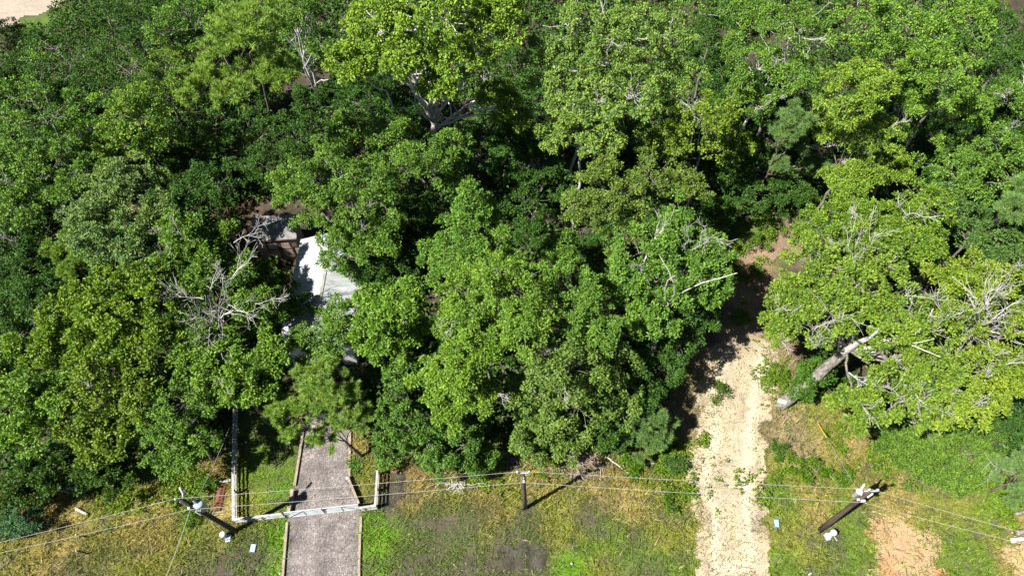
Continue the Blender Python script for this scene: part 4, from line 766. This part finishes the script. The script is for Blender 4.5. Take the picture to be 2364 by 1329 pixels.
def gate_leaf(a, bb, label):
    A = at(*a, 0.12); B = at(*bb, 0.12); root = empty('gate_leaf', A * [1, 1, 0], label, 'gate', 'white drive gate'); o = A * [1, 1, 0]; e = unit(B - A)
    H = 1.02; top = np.array([0, 0, H]); m = MB()
    for p in (A + e * 0.03, A * 0.5 + B * 0.5, B - e * 0.03): m.cyl(p, p + top, 0.032, k=8)
    for z in (0.0, H): m.beam(A + [0, 0, z], B + [0, 0, z], 0.06, 0.055)
    m.build('gate_frame', M_GATE, root, off=o); m = MB()
    for z in np.linspace(0.13, H - 0.13, 6): m.beam(A + e * 0.03 + [0, 0, z], B - e * 0.03 + [0, 0, z], 0.028, 0.085)
    m.build('gate_bars', M_GATE, root, off=o)
    m = MB(); m.beam(A + e * 0.06 + [0, -0.035, 0.0], A * 0.5 + B * 0.5 - e * .05 + [0, -0.035, H], 0.02, 0.04); m.build('brace', M_GATE, root, off=o)
    return root, o, A, B, e
gl = gate_leaf((664, 1193), (750, 1183), 'left leaf of the white metal gate across the gravel drive, hinged on a dark post')
m = MB()
for z in (0.15, 0.6, 1.0): m.box(gl[2] - gl[4] * 0.05 + [0, 0, z], (0.16, 0.12, 0.10))
m.cyl(gl[2] - gl[4] * 0.07 + [0, 0, -0.1], gl[2] - gl[4] * 0.07 + [0, 0, 1.08], 0.055, k=10); m.build('hinge_post', M_DARK, gl[0], off=gl[1])
gr_ = gate_leaf((833, 1174), (752, 1183), 'right leaf of the white metal gate across the gravel drive, carrying the black latch')
m = MB(); m.box(gr_[3] + [0, 0, 0.75], (0.10, 0.10, 0.20), 0.3); m.box(gr_[3] + [0.02, -0.03, 0.95], (0.16, 0.08, 0.12), 0.2); m.box(gr_[3] + [0, 0, 0.45], (0.07, 0.08, 0.16)); m.build('latch', M_DARK, gr_[0], off=gr_[1])
# timber edging of the drive: each timber lies by itself
def timber(a, b_, label, wd=0.17, ht=0.16, mat=M_TIMBER):
    A = at(*a); B = at(*b_); c = (A + B) / 2; m = MB(); e = unit(B - A); m.beam(A + e * 0.02 + [0, 0, ht / 2], B - e * 0.02 + [0, 0, ht / 2], wd, ht)
    o = m.build('edging_timber', mat, off=c); o.location = tuple(c); tag(o, label, 'edging timber', 'timbers edging the gravel drive')
    bv = o.modifiers.new('bevel', 'BEVEL'); bv.width = 0.015; bv.segments = 2
timber((651, 1365), (657, 1290), 'left drive edging timber nearest the road')
timber((657, 1290), (664, 1205), 'left drive edging timber just outside the gate')
timber((668, 1186), (678, 1131), 'tall left drive edging timber just inside the gate, casting a dark shadow', 0.24, 0.34)
timber((681, 1122), (691, 1060), 'left drive edging timber in the sun beside the bright lawn')
timber((691, 1060), (702, 985), 'left drive edging timber half in shade under the trees')
timber((829, 1365), (830, 1290), 'right drive edging timber nearest the road')
timber((830, 1290), (832, 1232), 'pale right drive edging timber between the road and the gate')
timber((833, 1230), (834, 1192), 'right drive edging timber just outside the gate')
timber((831, 1166), (808, 1110), 'slanting right drive edging timber just inside the gate', 0.16, 0.42)
timber((807, 1104), (808, 1050), 'right drive edging timber beside the straw coloured grass')
timber((808, 1050), (809, 975), 'right drive edging timber by the bent pine trunk')
small('white_block', 806, 1107, 'small white block at the joint of the right drive edging', 'block', lambda m: (m.box((0, 0, 0.22), (0.26, 0.15, 0.44)), m.box((0, 0, 0.45), (0.29, 0.18, 0.03))), M_WHITE)
# rusty rack behind the fence
b = at(515, 1150); root = empty('rusty_rack', b, 'rusty spiked rack with a white top bar lying behind the white fence', 'rack'); mp = mpp(b)
m = MB()
for i in range(16):
    u = -0.8 + 1.6 * i / 15; m.cyl((-0.36 + 0.04 * (i % 2), u, 0.2), (0.10 + 0.06 * (i % 3), u + 0.05, 0.26), 0.032, 0.018, 6)
m.beam((-0.3, -0.85, 0.2), (-0.3, 0.85, 0.2), 0.20, 0.07); m.beam((-0.05, -0.85, 0.11), (-0.05, 0.85, 0.11), 0.07, 0.05); m.build('rods', M_RUST, root)
m = MB(); m.beam((-0.42, 0.98, 0.25), (0.34, 1.13, 0.25), 0.15, 0.12); m.build('top_bar', M_WHITE, root)
m = MB(); m.beam((-0.42, -1.1, 0.06), (-0.42, 0.9, 0.06), 0.03, 0.04); m.beam((-0.42, -1.1, 0.06), (0.34, -1.0, 0.06), 0.03, 0.04); m.beam((-0.42, -0.95, 0.06), (0.34, -0.85, 0.06), 0.03, 0.04); m.build('side_rail', M_WHITE, root)

# ------------------------------------------------------------------ house and shed
def house():
    zr, ze = 4.1, 3.2
    x0, x1 = at(684, 600, ze)[0], at(838, 640, ze)[0]
    xr = (x0 + x1) / 2 - 0.05
    y1 = at(700, 553, ze)[1]; y0 = at(740, 800, ze)[1]
    b = np.array([xr, (y0 + y1) / 2, 0]); root = empty('house', b, 'white metal-roofed house half hidden among the trees at the head of the gravel drive', 'house')
    m = MB(); i = 0.25
    X0, X1, Y0, Y1 = x0 + i - b[0], x1 - i - b[0], y0 + i - b[1], y1 - i - b[1]; zt = ze - 0.06
    for p, q in (((X0, Y0), (X1, Y0)), ((X1, Y0), (X1, Y1)), ((X1, Y1), (X0, Y1)), ((X0, Y1), (X0, Y0))):
        m.poly([(p[0], p[1], 0), (q[0], q[1], 0), (q[0], q[1], zt), (p[0], p[1], zt)])
    m.poly([(X0, Y0, zt), (X1, Y0, zt), (0, Y0, zr - 0.15)]); m.poly([(X1, Y1, zt), (X0, Y1, zt), (0, Y1, zr - 0.15)]); m.build('wall', M_WALLW, root)
    A, B = y0 - b[1], y1 - b[1]; xl, xh = x0 - b[0], x1 - b[0]
    m = MB(); t = 0.07
    for s, xe in ((-1, xl), (1, xh)):
        pr = [(0, zr), (xe, ze)]
        m._add([(0, A, zr), (xe, A, ze), (xe, B, ze), (0, B, zr), (0, A, zr - t), (xe, A, ze - t), (xe, B, ze - t), (0, B, zr - t)], [(0, 1, 2, 3), (4, 7, 6, 5), (0, 4, 5, 1), (1, 5, 6, 2), (2, 6, 7, 3)])
        n = 26
        for j in range(n + 1): # standing ribs of the metal sheets
            yy = A + (B - A) * j / n; yy = min(max(yy, A + 0.02), B - 0.02); m.beam((0.03 * s, yy, zr + 0.012), (xe * 0.995, yy, ze + 0.014), 0.03, 0.03)
    rf = m.build('roof', M_METALROOF, root)
    m = MB(); m._add([(-0.16, A - 0.02, zr - 0.005), (0, A - 0.02, zr + 0.045), (0.16, A - 0.02, zr - 0.005), (-0.16, B + 0.02, zr - 0.005), (0, B + 0.02, zr + 0.045), (0.16, B + 0.02, zr - 0.005)], [(0, 1, 4, 3), (1, 2, 5, 4)]); m.build('ridge_cap', M_WHITE, rf)
    for s in (-1, 1):
        for yy in (-2.6, 1.8):
            xx = X0 - 0.03 if s < 0 else X1 + 0.03
            m = MB(); m.box((xx, yy, 1.6), (0.06, 1.1, 1.1)); wn = m.build('window', M_WHITE, root)
            m = MB(); m.box((xx + s * 0.03, yy, 1.6), (0.03, 0.95, 0.95)); m.build('pane', M_GLASS, wn)
    m = MB(); m.box((0.9, Y0 - 0.03, 1.05), (0.95, 0.06, 2.05)); dr = m.build('door', M_BROWNTRIM, root)
    m = MB(); m.box((0.55, Y0 - 0.08, 1.0), (0.05, 0.06, 0.12)); m.build('handle', M_STEEL, dr)
house()
def shed():
    zf, zb = 2.7, 3.0
    A = at(581, 558, zf); B = at(684, 551, zf); D_ = at(581, 500, zb); C = at(686, 494, zb)
    b = (A + B + C + D_) / 4 * [1, 1, 0]; root = empty('shed', b, 'brown shed with a flat grey roof and dark framed windows, behind the white roof', 'shed')
    L = [p - b for p in (A, B, C, D_)]
    m = MB(); m._add([tuple(p) for p in L] + [tuple(p - [0, 0, 0.12]) for p in L], [(0, 1, 2, 3), (7, 6, 5, 4), (0, 4, 5, 1), (1, 5, 6, 2), (2, 6, 7, 3), (3, 7, 4, 0)]); rf = m.build('roof', M_SHINGLE, root)
    m = MB(); e = unit(L[1] - L[0]); m.beam(L[0] + [0, -0.03, -0.04], L[1] + [0, -0.03, -0.04], 0.04, 0.14); m.build('fascia', M_BROWNTRIM, rf)
    inn = lambda i, k: L[i] + (np.mean(L, 0) - L[i]) * k
    w_ = [inn(i, 0.08) for i in range(4)]; m = MB()
    for i in range(4):
        p, q = w_[i], w_[(i + 1) % 4]; m.poly([(p[0], p[1], 0), (q[0], q[1], 0), (q[0], q[1], q[2] - 0.13), (p[0], p[1], p[2] - 0.13)])
    m.build('wall', M_TANWALL, root)
    p, q = w_[0], w_[1]; e = unit(q - p) * [1, 1, 0]; nn = np.array([e[1], -e[0], 0]); W_ = np.linalg.norm((q - p)[:2])
    for u, wd, zc, ht, nm in ((0.44, 1.0, 1.35, 2.0, 'door'), (0.70, 1.0, 1.35, 2.0, 'door'), (0.93, 0.5, 1.95, 0.55, 'window')):
        c = p * [1, 1, 0] + e * W_ * (u - 0.02) + nn * 0.02; m = MB()
        for sgn in (-1, 1): m.box(c + e * sgn * wd / 2 + [0, 0, zc], (0.12, 0.07, ht), math.atan2(e[1], e[0]))
        for zz in ((-0.5, 0.06, 0.5) if nm == 'door' else (-0.5, 0.5)): m.box(c + [0, 0, zc + zz * ht], (wd - 0.12, 0.066, 0.10), math.atan2(e[1], e[0]))
        d = m.build(nm, M_BROWNTRIM, root); m = MB(); m.box(c + nn * 0.005 + [0, 0, zc], (wd - 0.1, 0.03, ht - 0.08), math.atan2(e[1], e[0])); m.build('pane', M_TANWALL if nm == 'door' else M_GLASS, d)
shed()
# ------------------------------------------------------------------ logs, brush, bits on the ground
rs = np.random.RandomState(11)
def log(a, b_, r, label, mat=M_BARK, r2=None, name='fallen_log', cat='log', z=None):
    A = at(*a) + [0, 0, r if z is None else z]; B = at(*b_) + [0, 0, r if z is None else z]; P = arcs(rs, A[None], B[None], 7, 0.02, 0.03)[0]
    P[:, 2] = np.maximum(P[:, 2], r * 0.7); c = P.mean(0); m = MB(); m.path(list(P), list(np.linspace(r, r2 or r * 0.7, 7)), 8)
    o = m.build(name, mat, None, True, c); o.location = tuple(c); tag(o, label, cat, 'fallen logs and branches on the ground')
log((280, 1088), (335, 1112), 0.12, 'thick fallen log in the shade behind the transformer pole')
log((178, 1175), (205, 1187), 0.10, 'short fallen log near the cedar bush', M_PALE)
log((1228, 1066), (1258, 1082), 0.06, 'pale straight fallen branch behind the middle pole', M_PALE)
log((1383, 1064), (1372, 1087), 0.05, 'short pale stick standing out at the end of the brush pile', M_PALE)
log((1398, 1054), (1450, 1092), 0.05, 'long pale stick right of the brush pile', M_PALE)
log((1270, 1082), (1288, 1072), 0.035, 'crooked pale stick left of the brush pile', M_PALE)
log((1455, 1078), (1515, 1068), 0.05, 'pale stick lying towards the young pine', M_PALE)
log((2010, 1178), (2052, 1192), 0.025, 'thin bleached twig on the bare ground beside the clay patch', M_PALE)
log((1925, 1237), (1932, 1248), 0.03, 'small pale stick by the white pedestal of the right pole', M_PALE)
log((2340, 1232), (2400, 1222), 0.18, 'weathered grey log at the right edge of the clay bank, farther one', M_BARK)
log((2330, 1248), (2400, 1243), 0.16, 'weathered grey log at the right edge of the clay bank, nearer one', M_PALE)
log((2336, 1188), (2400, 1172), 0.13, 'dark grey log under the feathery pine at the right edge', M_BARK)
def brush(px, py, w_, n, label, mat, name='brush_pile'):
    b = at(px, py); rr = w_ * mpp(b); bag = Bag(); N_ = n
    p = np.concatenate([rs.normal(size=(N_, 2)) * rr * [0.55, 0.3], 0.05 + 0.35 * rs.rand(N_, 1)], 1); d = rs.normal(size=(N_, 3)) * [0.6, 0.5, 0.12]
    P = arcs(rs, p, p + d, 4, 0.1, 0.12); P[:, :, 2] = np.maximum(P[:, :, 2], 0.02); V, F = tubes(P, taper(0.018 + 0.02 * rs.rand(N_), 0.008, N_, 4), 4); bag.add(V, F)
    V, F = bag.get(); o = np_mesh(name, V, F, mat); o.location = tuple(b); tag(o, label, 'brush pile')
M_BRUSH = noise_mat('dead_brush', (0.20, 0.155, 0.12), (0.36, 0.30, 0.25), 5, 0.9)
brush(1330, 1072, 62, 150, 'heap of dead pinkish grey brush behind the middle pole', M_BRUSH)
brush(1180, 1062, 40, 70, 'dark tangle of fallen branches between the drooping tree and the willow-like tree', M_BARK)
brush(1050, 1120, 30, 45, 'wispy dead stems in the straw coloured grass between drive and middle pole', M_PALE, 'dead_stems')
# two dark stakes standing in the dry grass at the lower left
for bx, by, tx, ty, lb in ((205, 1239, 176, 1233, 'dark pale-topped stake in the dry grass just under the left wires'), (205, 1277, 176, 1270, 'dark pale-topped stake in the dry grass, the one nearer the road')):
    b = at(bx, by); t_ = at(tx, ty, 1.15) - b; root = empty('marker_stake', b, lb, 'stake', 'stakes in the dry grass')
    m = MB(); m.cyl((0, 0, -0.05), t_, 0.045, 0.04, 10); m.build('stake', M_POLED, root, True)
    m = MB(); m.lathe(t_ * 0.97, t_ * 1.06, [(0, 0.05), (0.6, 0.055), (1, 0.02)], 10); m.build('top', M_PORC, root, True)
# tarp in the dark hollow at the left
b = at(170, 1112); n = 26; u, v_ = np.meshgrid(np.linspace(-1, 1, n), np.linspace(-1, 1, n)); u = u.ravel(); v_ = v_.ravel()
Z = 0.10 + 0.55 * np.clip(1 - (u * u + v_ * v_) * 0.8, 0, 1) * (0.4 + 0.9 * fbm(u * 2 + 4, v_ * 2 + 4)) + 0.12 * fbm(u * 5, v_ * 5)
i = (np.arange(n - 1)[:, None] * n + np.arange(n - 1)[None, :]).ravel()
o = np_mesh('tarpaulin', np.stack([u * 0.95 + 0.2 * fbm(u * 2, v_ * 2), v_ * 0.8 + 0.2 * fbm(u * 2 + 9, v_ * 2), Z], 1), np.stack([i, i + 1, i + 1 + n, i + n], 1), M_TARP); o.location = tuple(b)
sm = o.modifiers.new('thickness', 'SOLIDIFY'); sm.thickness = 0.02
tag(o, 'crumpled bluish grey tarpaulin in the dark hollow under the trees, left of the transformer pole', 'tarpaulin')
# white board at the oak's foot
b = at(1806, 926, 0.9); m = MB(); m.box((0, 0, 0), (0.62, 0.06, 0.36), -0.35, -0.5); m.box((0.0, 0.03, -0.5), (0.05, 0.05, 0.9), -0.35); o = m.build('white_board', M_WHITE); o.location = tuple(b)
tag(o, 'white board fixed at the foot of the leaning oak trunk', 'board')
